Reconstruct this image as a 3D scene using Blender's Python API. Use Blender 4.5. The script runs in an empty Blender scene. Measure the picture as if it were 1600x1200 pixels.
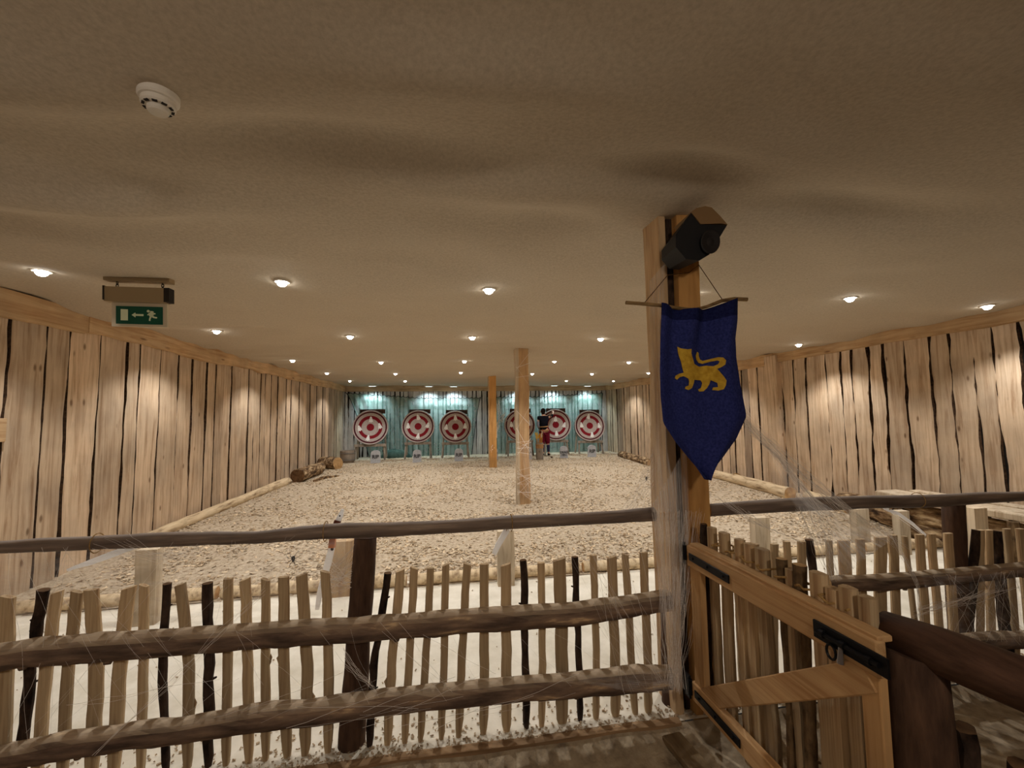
import bpy, bmesh, math, random
import numpy as np
from mathutils import Vector, Matrix, noise

sc = bpy.context.scene
COL = sc.collection
PI = math.pi

# ------------------------------------------------------------------ camera
EYE = 1.56
S = 1.1
FPX = 662.3
YAW, PITCH, ROLL = (math.radians(a) for a in (8.749, 4.0427, -0.74494))
fw = Vector((math.sin(YAW)*math.cos(PITCH), math.cos(YAW)*math.cos(PITCH), math.sin(PITCH)))
rt0 = Vector((math.cos(YAW), -math.sin(YAW), 0)); up0 = rt0.cross(fw)
rt = rt0*math.cos(ROLL) + up0*math.sin(ROLL)
up = -rt0*math.sin(ROLL) + up0*math.cos(ROLL)
CAM = Vector((0, 0, EYE))
cd = bpy.data.cameras.new('camera'); cam = bpy.data.objects.new('camera', cd); COL.objects.link(cam)
cd.sensor_width = 36; cd.lens = FPX*36/1600; cd.clip_start = 0.02; cd.clip_end = 100
m = Matrix((rt, up, -fw)).transposed().to_4x4(); m.translation = CAM
cam.matrix_world = m
sc.camera = cam

def ray(u, v): return fw + rt*((u-800)/FPX) + up*((600-v)/FPX)
def at_y(u, v, y): d = ray(u, v); return CAM + d*(y/d.y)
def at_x(u, v, x): d = ray(u, v); return CAM + d*(x/d.x)
def at_z(u, v, z): d = ray(u, v); return CAM + d*((z-EYE)/d.z)

# ------------------------------------------------------------------ world and exposure
w = bpy.data.worlds.new('world'); sc.world = w; w.use_nodes = True
w.node_tree.nodes['Background'].inputs[0].default_value = (0.5, 0.45, 0.4, 1)
w.node_tree.nodes['Background'].inputs[1].default_value = 0.02
sc.view_settings.view_transform = 'Standard'
sc.view_settings.look = 'None'
sc.view_settings.exposure = 0.0
sc.view_settings.gamma = 1.0
sc.cycles.use_denoising = True
sc.cycles.max_bounces = 10
sc.cycles.diffuse_bounces = 6
sc.cycles.transparent_max_bounces = 24
sc.cycles.sample_clamp_indirect = 6
LAMP_W = 72.0
LAMP_COL = (1.0, 0.975, 0.94)

def add_light(name, kind, loc, energy, color, target=None, **kw):
    d = bpy.data.lights.new(name, kind); d.energy = energy; d.color = color
    for k, v in kw.items(): setattr(d, k, v)
    o = bpy.data.objects.new(name, d); COL.objects.link(o); o.location = loc
    if target is not None:
        o.rotation_euler = (Vector(target)-Vector(loc)).to_track_quat('-Z', 'Y').to_euler()
    return o
# warm house lights of the spectators' corridor behind the photographer
add_light('corridor_lamp', 'AREA', (0.6, -1.3, 2.45), 19, (1.0, 0.86, 0.71), (0.7, 1.6, 0.7), shape='DISK', size=0.25)
add_light('corridor_lamp', 'AREA', (-2.2, -1.3, 2.45), 14, (1.0, 0.88, 0.76), (-1.6, 2.0, 0.7), shape='DISK', size=0.25)

# ------------------------------------------------------------------ material helpers
def nodes(name):
    m = bpy.data.materials.new(name); m.use_nodes = True
    nt = m.node_tree; return m, nt, nt.nodes['Principled BSDF']
def N(nt, t, **kw):
    n = nt.nodes.new(t)
    for k, v in kw.items():
        if k in n.inputs: n.inputs[k].default_value = v
        else: setattr(n, k, v)
    return n
def ramp(nt, src, stops):
    r = nt.nodes.new('ShaderNodeValToRGB'); e = r.color_ramp.elements
    while len(e) < len(stops): e.new(0.5)
    for i, (p, c) in enumerate(stops):
        e[i].position = p; e[i].color = (*c, 1) if len(c) == 3 else c
    nt.links.new(src, r.inputs[0]); return r.outputs[0]
def srgb(r, g, b):
    f = lambda c: ((c/255)/12.92 if c/255 <= 0.04045 else ((c/255+0.055)/1.055)**2.4)
    return (f(r), f(g), f(b))
def mixc(nt, fac, a, b, mode='MIX'):
    n = nt.nodes.new('ShaderNodeMix'); n.data_type = 'RGBA'; n.blend_type = mode
    for i, x in ((0, fac), (6, a), (7, b)):
        if isinstance(x, (int, float)): n.inputs[i].default_value = x
        elif isinstance(x, tuple): n.inputs[i].default_value = (*x, 1)
        else: nt.links.new(x, n.inputs[i])
    return n.outputs[2]
def plain(name, col, rough=0.8, metal=0.0, emit=None, es=1.0, spec=0.3):
    m, nt, b = nodes(name)
    b.inputs['Base Color'].default_value = (*col, 1); b.inputs['Roughness'].default_value = rough
    b.inputs['Metallic'].default_value = metal; b.inputs['Specular IOR Level'].default_value = spec
    if emit:
        b.inputs['Emission Color'].default_value = (*emit, 1); b.inputs['Emission Strength'].default_value = es
    return m
def mottled(name, stops, scale=8, detail=6, bump=0.2, rough=0.9, dist=0.02, coord='Object', scl=(1, 1, 1), spec=0.15):
    m, nt, b = nodes(name)
    tc = N(nt, 'ShaderNodeTexCoord'); mp = N(nt, 'ShaderNodeMapping'); mp.inputs['Scale'].default_value = scl
    nt.links.new(tc.outputs[coord], mp.inputs[0])
    n = N(nt, 'ShaderNodeTexNoise', Scale=scale, Detail=detail, Roughness=0.6); nt.links.new(mp.outputs[0], n.inputs[0])
    nt.links.new(ramp(nt, n.outputs[0], stops), b.inputs['Base Color'])
    b.inputs['Roughness'].default_value = rough; b.inputs['Specular IOR Level'].default_value = spec
    if bump:
        bp = N(nt, 'ShaderNodeBump', Strength=bump, Distance=dist); nt.links.new(n.outputs[0], bp.inputs['Height'])
        nt.links.new(bp.outputs[0], b.inputs['Normal'])
    return m
def wood(name, light, dark, axis='z', grain=26, rand=0.35, knots=True, rough=0.85, tint=None, bump=0.35, tintp=0.15):
    """sawn or barked wood: stretched grain, knots and a tone per separate board"""
    m, nt, b = nodes(name)
    tc = N(nt, 'ShaderNodeTexCoord'); geo = N(nt, 'ShaderNodeNewGeometry'); oi = N(nt, 'ShaderNodeObjectInfo')
    mp = N(nt, 'ShaderNodeMapping')
    s = {'x': (1.2, grain, grain), 'y': (grain, 1.2, grain), 'z': (grain, grain, 1.2)}[axis]
    mp.inputs['Scale'].default_value = s
    add = N(nt, 'ShaderNodeVectorMath', operation='ADD')
    sc_ = N(nt, 'ShaderNodeVectorMath', operation='SCALE'); sc_.inputs['Scale'].default_value = 13.0
    cmb = N(nt, 'ShaderNodeCombineXYZ')
    for i in range(3): nt.links.new(geo.outputs['Random Per Island'], cmb.inputs[i])
    nt.links.new(cmb.outputs[0], sc_.inputs[0])
    nt.links.new(tc.outputs['Object'], add.inputs[0]); nt.links.new(sc_.outputs[0], add.inputs[1])
    nt.links.new(add.outputs[0], mp.inputs[0])
    n = N(nt, 'ShaderNodeTexNoise', Scale=1.0, Detail=5, Roughness=0.65, Distortion=0.6); nt.links.new(mp.outputs[0], n.inputs[0])
    c = ramp(nt, n.outputs[0], [(0.32, dark), (0.5, tuple((a+2*c_)/3 for a, c_ in zip(dark, light))), (0.68, light)])
    n2 = N(nt, 'ShaderNodeTexNoise', Scale=2.2, Detail=4); nt.links.new(add.outputs[0], n2.inputs[0])
    c = mixc(nt, 0.5, c, ramp(nt, n2.outputs[0], [(0.3, (0.55, 0.55, 0.57)), (0.7, (1.25, 1.22, 1.18))]), 'MULTIPLY')
    if knots:
        mk = N(nt, 'ShaderNodeMapping'); q = {'x': (1.1, 4.5, 4.5), 'y': (4.5, 1.1, 4.5), 'z': (4.5, 4.5, 2.0)}[axis]
        mk.inputs['Scale'].default_value = q; nt.links.new(add.outputs[0], mk.inputs[0])
        v = N(nt, 'ShaderNodeTexVoronoi', Scale=1.3); nt.links.new(mk.outputs[0], v.inputs[0])
        k = ramp(nt, v.outputs['Distance'], [(0.05, (0.30, 0.22, 0.16)), (0.12, (1, 1, 1))])
        c = mixc(nt, 0.8, c, k, 'MULTIPLY')
    # each separate board has a tone of its own
    mm = N(nt, 'ShaderNodeMapRange'); mm.inputs[3].default_value = 1-rand; mm.inputs[4].default_value = 1+rand*0.35
    ad = N(nt, 'ShaderNodeMath', operation='ADD'); fr = N(nt, 'ShaderNodeMath', operation='FRACT')
    nt.links.new(geo.outputs['Random Per Island'], ad.inputs[0]); nt.links.new(oi.outputs['Random'], ad.inputs[1])
    nt.links.new(ad.outputs[0], fr.inputs[0]); nt.links.new(fr.outputs[0], mm.inputs[0])
    c = mixc(nt, 1.0, c, mm.outputs[0], 'MULTIPLY')
    if tint:
        gt = N(nt, 'ShaderNodeMath', operation='LESS_THAN'); gt.inputs[1].default_value = tintp
        m3 = N(nt, 'ShaderNodeMath', operation='MULTIPLY'); m3.inputs[1].default_value = 7.31
        f3 = N(nt, 'ShaderNodeMath', operation='FRACT')
        nt.links.new(fr.outputs[0], m3.inputs[0]); nt.links.new(m3.outputs[0], f3.inputs[0]); nt.links.new(f3.outputs[0], gt.inputs[0])
        c = mixc(nt, gt.outputs[0], c, mixc(nt, 1.0, c, tint, 'MULTIPLY'))
    nt.links.new(c, b.inputs['Base Color'])
    b.inputs['Roughness'].default_value = rough; b.inputs['Specular IOR Level'].default_value = 0.2
    bp = N(nt, 'ShaderNodeBump', Strength=bump, Distance=0.006); nt.links.new(n.outputs[0], bp.inputs['Height'])
    nt.links.new(bp.outputs[0], b.inputs['Normal'])
    return m

M = {}
M['ceil'] = mottled('ceiling_render', [(0.3, srgb(176, 164, 146)), (0.7, srgb(198, 186, 166))], scale=60, detail=8, bump=0.12, dist=0.004)
M['board'] = wood('slab_board', srgb(222, 200, 172), srgb(172, 142, 112), 'z', 22, 0.22, tint=(0.72, 0.72, 0.75), tintp=0.10)
M['barkedge'] = mottled('bark_edge', [(0.3, srgb(35, 24, 18)), (0.7, srgb(92, 68, 48))], 30)
M['greyedge'] = plain('grey_board_edge', srgb(120, 118, 118), .9)
M['gap'] = plain('dark_gap', srgb(26, 19, 15), 1.0)
M['beam'] = wood('sawn_beam', srgb(212, 182, 142), srgb(176, 138, 96), 'y', 20, 0.15)
M['beamx'] = wood('sawn_beam_across', srgb(205, 185, 155), srgb(160, 138, 105), 'x', 20, 0.15)
M['backboard'] = wood('pale_board', srgb(240, 240, 240), srgb(180, 180, 186), 'z', 20, 0.25)
M['rail'] = mottled('peeled_log', [(0.34, srgb(78, 64, 56)), (0.5, srgb(116, 96, 82)), (0.62, srgb(144, 120, 100)), (0.70, srgb(214, 184, 144))], 7, 8, 0.6, dist=0.01, scl=(0.5, 3, 3))
M['railtop'] = mottled('smooth_dark_log', [(0.3, srgb(84, 72, 66)), (0.55, srgb(128, 112, 100)), (0.75, srgb(170, 150, 132))], 6, 8, 0.4, dist=0.006, scl=(0.35, 5, 5), rough=0.6)
M['darkpost'] = mottled('dark_round_post', [(0.3, srgb(58, 42, 34)), (0.7, srgb(98, 74, 58))], 9, 8, 0.5, dist=0.01, scl=(3, 3, 0.6))
M['handrail'] = mottled('brown_stained_log', [(0.3, srgb(62, 44, 34)), (0.7, srgb(98, 72, 58))], 9, 8, 0.4, dist=0.006, scl=(4, 0.5, 4), rough=0.6)
M['stake'] = wood('split_stake', srgb(214, 190, 152), srgb(166, 136, 102), 'z', 45, 0.28, knots=False)
M['barkstake'] = mottled('barked_stake', [(0.35, srgb(32, 25, 22)), (0.7, srgb(84, 66, 54))], 22, 8, 0.8, dist=0.01, scl=(1, 1, 0.5))
M['barkedstake2'] = mottled('grey_brown_bark', [(0.35, srgb(70, 54, 38)), (0.7, srgb(132, 108, 78))], 22, 8, 0.8, dist=0.01, scl=(1, 1, 0.5))
M['gate'] = wood('planed_pine', srgb(214, 176, 128), srgb(176, 132, 86), 'y', 30, 0.15)
M['gatez'] = wood('planed_pine_upright', srgb(206, 166, 116), srgb(170, 126, 80), 'z', 30, 0.15)
M['orangepost'] = wood('orange_hewn_post', srgb(206, 158, 96), srgb(160, 112, 62), 'z', 16, 0.1)
M['postwood'] = wood('hewn_post', srgb(212, 178, 134), srgb(168, 128, 88), 'z', 16, 0.2)
M['postpale'] = wood('pale_slab', srgb(216, 186, 146), srgb(164, 128, 92), 'z', 16, 0.15)
M['whitepost'] = wood('sun_bleached_post', srgb(222, 206, 180), srgb(172, 150, 122), 'z', 16, 0.15)
M['paleLog'] = mottled('pale_log', [(0.3, srgb(128, 102, 76)), (0.5, srgb(206, 184, 150)), (0.7, srgb(226, 206, 172))], 6, 8, 0.5, dist=0.01, scl=(3, .5, 3))
M['barkLog'] = mottled('rough_bark_log', [(0.36, srgb(48, 34, 24)), (0.5, srgb(124, 98, 70)), (0.68, srgb(206, 182, 144))], 7, 9, 0.9, dist=0.02, scl=(2, .7, 2))
M['cut'] = mottled('sawn_end', [(0.3, srgb(150, 112, 72)), (0.7, srgb(214, 178, 128))], 12)
M['cutdark'] = mottled('weathered_sawn_end', [(0.3, srgb(66, 46, 30)), (0.7, srgb(120, 90, 60))], 12)
M['metal'] = plain('black_iron', srgb(22, 22, 26), 0.5, 0.5)
M['steel'] = plain('dull_steel', srgb(150, 150, 155), 0.35, 0.9)
M['rope'] = mottled('jute_rope', [(0.3, srgb(120, 92, 54)), (0.7, srgb(186, 152, 98))], 60)
M['chipfloor'] = mottled('wood_chip_bed', [(0.28, srgb(120, 100, 78)), (0.42, srgb(176, 158, 134)), (0.6, srgb(200, 184, 160)), (0.75, srgb(218, 204, 184))], 26, 10, 0.9, dist=0.03)
M['chip'] = wood('wood_chip', srgb(232, 214, 184), srgb(172, 144, 110), 'x', 20, 0.45, knots=False)
M['strip'] = mottled('chalky_screed', [(0.3, srgb(206, 198, 180)), (0.7, srgb(232, 226, 212))], 5, 10, 0.5, dist=0.01)
M['litter'] = mottled('litter_brown', [(0.3, srgb(140, 120, 96)), (0.7, srgb(196, 176, 148))], 20)
M['dirt'] = mottled('trodden_dirt', [(0.3, srgb(118, 104, 86)), (0.5, srgb(160, 144, 120)), (0.75, srgb(190, 174, 148))], 12, 10, 0.8, dist=0.02)
M['white'] = plain('white_plastic', srgb(222, 216, 204), 0.5)
M['grille'] = plain('dark_slot', srgb(40, 34, 28), 0.8)
M['ink'] = plain('black_paint', srgb(34, 34, 40), 0.8)
M['foamstone'] = mottled('grey_foam_stone', [(0.3, srgb(170, 176, 186)), (0.7, srgb(206, 210, 218))], 18, 6, 0.4)
M['paper'] = plain('white_paper', srgb(252, 252, 252), 0.8)
M['signhouse'] = plain('bronze_sign_housing', srgb(150, 130, 98), 0.5, 0.0)
M['signframe'] = plain('clear_sign_panel', srgb(196, 184, 160), 0.35)
M['signgreen'] = plain('sign_green', srgb(10, 76, 58), 0.4)
M['signwhite'] = plain('sign_pale_symbol', srgb(214, 224, 190), 0.5)
M['speakerdark'] = plain('speaker_black', srgb(20, 20, 23), 0.6)
M['speakertan'] = plain('speaker_brown_panel', srgb(128, 100, 66), 0.7)
M['spider'] = plain('spider_black', srgb(16, 14, 14), 0.5)
M['boworange'] = plain('orange_bow_riser', srgb(214, 120, 48), 0.5)
M['bowbrown'] = plain('brown_bow_grip', srgb(96, 48, 30), 0.6)
M['stick'] = mottled('dry_branch', [(0.3, srgb(92, 72, 48)), (0.7, srgb(164, 134, 92))], 25, scl=(.4, 2, 2))
M['string'] = plain('brown_string', srgb(86, 60, 36), 0.9)
M['gold'] = mottled('gold_felt', [(0.3, srgb(178, 138, 42)), (0.7, srgb(214, 176, 66))], 40, 6, 0.3, dist=0.002)
M['lightring'] = plain('lamp_trim', srgb(226, 220, 208), 0.4)
M['lens'] = plain('lamp_lens', (1, 1, 1), 0.4, emit=(1.0, 0.97, 0.92), es=30)
M['coldlens'] = plain('cold_lamp_lens', (1, 1, 1), 0.4, emit=(0.75, 0.95, 1.0), es=5)
M['cord'] = plain('black_cord', srgb(24, 28, 30), 0.9)
M['ghostrope'] = plain('straw', srgb(200, 170, 110), 0.9)

def cloth_mat(name, a, b_, scale=60, transl=0.0, alpha=1.0):
    m, nt, b = nodes(name)
    tc = N(nt, 'ShaderNodeTexCoord'); n = N(nt, 'ShaderNodeTexNoise', Scale=scale, Detail=6)
    nt.links.new(tc.outputs['Object'], n.inputs[0])
    c = ramp(nt, n.outputs[0], [(0.3, a), (0.7, b_)])
    nt.links.new(c, b.inputs['Base Color']); b.inputs['Roughness'].default_value = 0.95
    b.inputs['Specular IOR Level'].default_value = 0.05
    out = nt.nodes['Material Output']; sh = b.outputs[0]
    if transl:
        t = N(nt, 'ShaderNodeBsdfTranslucent'); nt.links.new(c, t.inputs[0])
        mx = N(nt, 'ShaderNodeMixShader'); mx.inputs[0].default_value = transl
        nt.links.new(sh, mx.inputs[1]); nt.links.new(t.outputs[0], mx.inputs[2]); sh = mx.outputs[0]
    if alpha < 1:
        t = N(nt, 'ShaderNodeBsdfTransparent'); mx = N(nt, 'ShaderNodeMixShader'); mx.inputs[0].default_value = alpha
        nt.links.new(t.outputs[0], mx.inputs[1]); nt.links.new(sh, mx.inputs[2]); sh = mx.outputs[0]
    nt.links.new(sh, out.inputs[0])
    return m
M['bowwhite'] = cloth_mat('white_bow_limb', srgb(246, 246, 246), srgb(250, 250, 250), 3, transl=.5)
M['banner'] = cloth_mat('navy_cloth', srgb(36, 42, 92), srgb(52, 60, 122), 90)
M['bannerhem'] = cloth_mat('navy_hem', srgb(22, 26, 66), srgb(34, 40, 86), 90)
M['curtain'] = cloth_mat('green_net', srgb(128, 164, 152), srgb(156, 188, 176), 6, transl=0.3, alpha=0.5)
M['blackcloth'] = cloth_mat('black_tunic', srgb(14, 14, 20), srgb(26, 26, 34), 60)
M['maroon'] = cloth_mat('maroon_trousers', srgb(92, 22, 38), srgb(118, 32, 50), 40)
M['greysleeve'] = cloth_mat('grey_sleeve', srgb(110, 112, 124), srgb(140, 142, 152), 40)
M['leather'] = cloth_mat('tan_belt', srgb(150, 112, 74), srgb(182, 144, 100), 40)
M['sock'] = cloth_mat('dark_stocking', srgb(40, 40, 66), srgb(60, 60, 88), 40)
M['skin'] = plain('skin', srgb(206, 158, 130), 0.6)
M['hair'] = mottled('dark_hair', [(0.3, srgb(16, 12, 10)), (0.7, srgb(40, 30, 26))], 60)

def web_mat(name, dens, stretch):
    m, nt, b = nodes(name)
    tc = N(nt, 'ShaderNodeTexCoord'); mp = N(nt, 'ShaderNodeMapping'); mp.inputs['Scale'].default_value = stretch
    nt.links.new(tc.outputs['UV'], mp.inputs[0])
    n = N(nt, 'ShaderNodeTexNoise', Scale=1.0, Detail=7, Roughness=0.7, Distortion=0.5); nt.links.new(mp.outputs[0], n.inputs[0])
    f = ramp(nt, n.outputs[0], [(0.36, (0.02*dens,)*3), (0.55, (0.3*dens,)*3), (0.72, (min(1, 0.9*dens),)*3)])
    d = N(nt, 'ShaderNodeBsdfDiffuse'); d.inputs[0].default_value = (*srgb(232, 226, 220), 1)
    tl = N(nt, 'ShaderNodeBsdfTranslucent'); tl.inputs[0].default_value = (*srgb(232, 226, 220), 1)
    ms = N(nt, 'ShaderNodeMixShader'); ms.inputs[0].default_value = 0.5
    nt.links.new(d.outputs[0], ms.inputs[1]); nt.links.new(tl.outputs[0], ms.inputs[2])
    t = N(nt, 'ShaderNodeBsdfTransparent'); mx = N(nt, 'ShaderNodeMixShader')
    nt.links.new(f, mx.inputs[0]); nt.links.new(t.outputs[0], mx.inputs[1]); nt.links.new(ms.outputs[0], mx.inputs[2])
    nt.links.new(mx.outputs[0], nt.nodes['Material Output'].inputs[0])
    return m
M['web'] = web_mat('cobweb_gauze', 0.75, (26, 2.0, 1))
M['webthin'] = web_mat('thin_cobweb_gauze', 0.32, (10, 6, 1))
M['webdense'] = web_mat('dense_cobweb_gauze', 1.0, (34, 1.5, 1))
M['webthread'] = plain('cobweb_thread', srgb(236, 230, 224), 0.8)

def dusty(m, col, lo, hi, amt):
    """dust, and lamp light painted into the colour, on the upper side of a log"""
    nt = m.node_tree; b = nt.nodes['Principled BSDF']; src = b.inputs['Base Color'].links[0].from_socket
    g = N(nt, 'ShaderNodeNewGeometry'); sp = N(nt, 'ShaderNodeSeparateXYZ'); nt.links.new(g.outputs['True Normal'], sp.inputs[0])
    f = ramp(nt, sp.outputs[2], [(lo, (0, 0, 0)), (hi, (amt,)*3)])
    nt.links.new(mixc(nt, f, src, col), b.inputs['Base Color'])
dusty(M['rail'], srgb(204, 184, 156), .45, .9, .65)  # pale rail tops: dust plus painted light from the hall lamps
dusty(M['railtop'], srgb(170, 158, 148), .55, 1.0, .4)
# ------------------------------------------------------------------ mesh helpers
class MB:
    def __init__(s): s.v = []; s.f = []; s.m = []; s.uv = None
    def add(s, vs, fs, mi=0):
        o = len(s.v); s.v += [tuple(p) for p in vs]
        s.f += [tuple(i+o for i in f) for f in fs]; s.m += [mi]*len(fs)
    def box(s, c, d, R=None, mi=0, jit=0, rnd=None):
        vs = []
        for x in (-.5, .5):
            for y in (-.5, .5):
                for z in (-.5, .5):
                    p = Vector((x*d[0], y*d[1], z*d[2]))
                    if jit: p += Vector([(rnd.random()-.5)*jit for _ in range(3)])
                    if R is not None: p = R @ p
                    vs.append(p+Vector(c))
        s.add(vs, [(0, 1, 3, 2), (4, 6, 7, 5), (0, 4, 5, 1), (2, 3, 7, 6), (0, 2, 6, 4), (1, 5, 7, 3)], mi)
    def bbox(s, c, d, b=0.004, R=None, mi=0):
        """box with chamfered edges"""
        hx, hy, hz = [q/2 for q in d]; vs = []; fs = []
        prof = []
        for zz, k in ((-hz, b), (-hz+b, 0), (hz-b, 0), (hz, b)):
            a, e = hx-k, hy-k
            prof.append([(-a+b, -e), (a-b, -e), (a, -e+b), (a, e-b), (a-b, e), (-a+b, e), (-a, e-b), (-a, -e+b)])
            for x, y in prof[-1]: vs.append((x, y, zz))
        for r in range(3):
            for i in range(8):
                j = (i+1) % 8; fs.append((r*8+i, r*8+j, r*8+8+j, r*8+8+i))
        fs.append(tuple(range(7, -1, -1))); fs.append(tuple(range(24, 32)))
        vs = [Vector(p) for p in vs]
        if R is not None: vs = [R @ p for p in vs]
        s.add([p+Vector(c) for p in vs], fs, mi)
    def tube(s, pts, rad, n=10, mi=0, cap=None, wob=0, seed=0, flat=1.0, capmi=None):
        pts = [Vector(p) for p in pts]; K = len(pts)
        if not hasattr(rad, '__len__'): rad = [rad]*K
        vs = []; prev = None
        for i, p in enumerate(pts):
            t = (pts[min(i+1, K-1)]-pts[max(i-1, 0)]).normalized()
            if prev is None:
                a = Vector((0, 0, 1)) if abs(t.z) < 0.9 else Vector((0, 1, 0))
                nrm = (a - t*a.dot(t)).normalized()
            else: nrm = (prev - t*prev.dot(t)).normalized()
            prev = nrm; bn = t.cross(nrm)
            for k in range(n):
                a = 2*PI*k/n; r = rad[i]
                if wob: r *= 1+wob*noise.noise(Vector((math.cos(a)*1.5+seed*7.3, math.sin(a)*1.5, i*0.6+seed*3.1)))
                vs.append(p + nrm*math.cos(a)*r + bn*math.sin(a)*r*flat)
        fs = [(i*n+k, i*n+(k+1) % n, (i+1)*n+(k+1) % n, (i+1)*n+k) for i in range(K-1) for k in range(n)]
        s.add(vs, fs, mi)
        o = len(s.v)-len(vs)
        cm = mi if capmi is None else capmi
        s.f.append(tuple(o+k for k in range(n-1, -1, -1))); s.m.append(cm)
        s.f.append(tuple(o+(K-1)*n+k for k in range(n))); s.m.append(cm)
    def lathe(s, prof, c=(0, 0, 0), n=32, R=None, mi=0, mis=None):
        vs = []
        for r, z in prof:
            for k in range(n):
                a = 2*PI*k/n; p = Vector((r*math.cos(a), r*math.sin(a), z))
                vs.append((R @ p if R is not None else p)+Vector(c))
        o = len(s.v); s.v += [tuple(p) for p in vs]
        for i in range(len(prof)-1):
            for k in range(n):
                s.f.append((o+i*n+k, o+i*n+(k+1) % n, o+(i+1)*n+(k+1) % n, o+(i+1)*n+k)); s.m.append(mis[i] if mis else mi)
        s.f.append(tuple(o+k for k in range(n-1, -1, -1))); s.m.append(mis[0] if mis else mi)
        s.f.append(tuple(o+(len(prof)-1)*n+k for k in range(n))); s.m.append(mis[-1] if mis else mi)
    def prism(s, poly, d0, d1, fn, mi=0):
        """poly 2D outline; fn(x, y, d) -> 3D"""
        n = len(poly)
        vs = [fn(x, y, d0) for x, y in poly]+[fn(x, y, d1) for x, y in poly]
        s.add(vs, [tuple(range(n))[::-1], tuple(range(n, 2*n))]+[(i, (i+1) % n, n+(i+1) % n, n+i) for i in range(n)], mi)
    def build(s, name, mats, parent=None, loc=None, smooth=False, fix=True):
        """ONE mesh object; vertices were given in world space"""
        if not isinstance(mats, (list, tuple)): mats = [mats]
        base = Vector((0, 0, 0))
        if parent is not None:
            base = parent['_w'] if '_w' in parent else Vector((0, 0, 0)); base = Vector(base)
            off = Vector(loc)-base if loc is not None else Vector((0, 0, 0))
        else:
            off = Vector(loc) if loc is not None else Vector((0, 0, 0))
        org = base+off
        me = bpy.data.meshes.new(name)
        me.from_pydata([tuple(Vector(p)-org) for p in s.v], [], s.f)
        for mm in mats: me.materials.append(mm)
        me.polygons.foreach_set('material_index', s.m)
        if fix:
            bm = bmesh.new(); bm.from_mesh(me); bmesh.ops.recalc_face_normals(bm, faces=bm.faces); bm.to_mesh(me); bm.free()
        if smooth: me.polygons.foreach_set('use_smooth', [True]*len(me.polygons))
        if s.uv:
            uvl = me.uv_layers.new(name='UVMap')
            for l in me.loops: uvl.data[l.index].uv = s.uv[l.vertex_index]
        me.update()
        o = bpy.data.objects.new(name, me); COL.objects.link(o)
        o.location = off
        if parent is not None: o.parent = parent
        o['_w'] = tuple(org)
        return o

def tag(o, label=None, cat=None, group=None, kind=None):
    if label: o['label'] = label
    if cat: o['category'] = cat
    if group: o['group'] = group
    if kind: o['kind'] = kind
    return o
def thing(name, loc, label, cat, group=None):
    o = bpy.data.objects.new(name, None); COL.objects.link(o); o.location = loc; o.empty_display_size = 0.1
    o['_w'] = tuple(loc); return tag(o, label, cat, group)
def struct(o): o['kind'] = 'structure'; return o
def copy_tree(o, loc, parent=None):
    c = o.copy(); COL.objects.link(c)
    if parent is None: c.location = loc
    else: c.parent = parent
    for ch in o.children: copy_tree(ch, None, c)
    return c
def sm_noise(x, y=0.0, z=0.0): return noise.noise(Vector((x, y, z)))

# ================================================================== ROOM
CEIL = EYE+S
LX = [-2.985, -1.311, 0.36, 2.28, 3.964, 5.629]
LY = [3.587, 6.018, 8.792, 11.204, 13.754]
LAMPS = [(i, j) for j in range(5) for i in range(6) if not (j == 4 and i in (2, 3))]
BUMPS = [  # gentle bellies and hollows of the hand-rendered ceiling near the door: x, y, radius x, radius y, height
    (-0.55, 1.75, 0.75, 0.16, 0.035), (0.25, 1.95, 0.5, 0.22, -0.03), (0.62, 2.35, 0.28, 0.16, 0.028),
    (1.15, 1.75, 0.35, 0.14, 0.035), (-1.7, 2.3, 0.7, 0.14, -0.03), (-2.6, 2.7, 0.6, 0.16, 0.03),
    (-1.35, 1.55, 0.35, 0.2, -0.022), (2.2, 2.0, 0.6, 0.16, 0.03), (0.1, 1.3, 0.6, 0.15, -0.02), (1.7, 2.55, 0.4, 0.2, -0.022)]
def ceil_z(x, y):
    z = CEIL
    amp = 0.055
    z += amp*sm_noise(x*0.75+3.1, y*1.25) + 0.45*amp*sm_noise(x*1.7, y*2.6+9.7)
    z += 0.030*min(1, max(0, (y-4)/3))*sm_noise(x*0.7, y*2.9+5.5)
    for bx, by, rx, ry, h in BUMPS:
        q = ((x-bx)/rx)**2+((y-by)/ry)**2
        if q < 9: z += 2.8*h*math.exp(-q)
    return z
def grid(x0, x1, y0, y1, nx, ny, zf, ypow=1.0):
    mb = MB(); vs = []
    for j in range(ny+1):
        y = y0+(y1-y0)*(j/ny)**ypow
        for i in range(nx+1):
            x = x0+(x1-x0)*i/nx; vs.append((x, y, zf(x, y)))
    W = nx+1
    mb.add(vs, [(j*W+i, j*W+i+1, (j+1)*W+i+1, (j+1)*W+i) for j in range(ny) for i in range(nx)])
    return mb
g = grid(-4.2, 6.9, -2.2, 16.9, 150, 330, ceil_z)
struct(g.build('ceiling', M['ceil'], smooth=True, fix=False))
mb = MB(); mb.box((1.3, 7.3, CEIL+0.35), (11.6, 19.6, 0.1)); struct(mb.build('ceiling', M['gap'])).name = 'ceiling_back'

mt = M['ceil']; nt_ = mt.node_tree; b_ = nt_.nodes['Principled BSDF']; src = b_.inputs['Base Color'].links[0].from_socket
vo = N(nt_, 'ShaderNodeTexVoronoi', Scale=2.6); tc_ = N(nt_, 'ShaderNodeTexCoord'); nt_.links.new(tc_.outputs['Object'], vo.inputs[0])
nt_.links.new(mixc(nt_, 1.0, src, ramp(nt_, vo.outputs['Distance'], [(0.012, (.35, .3, .25)), (0.024, (1, 1, 1))]), 'MULTIPLY'), b_.inputs['Base Color'])
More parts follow.
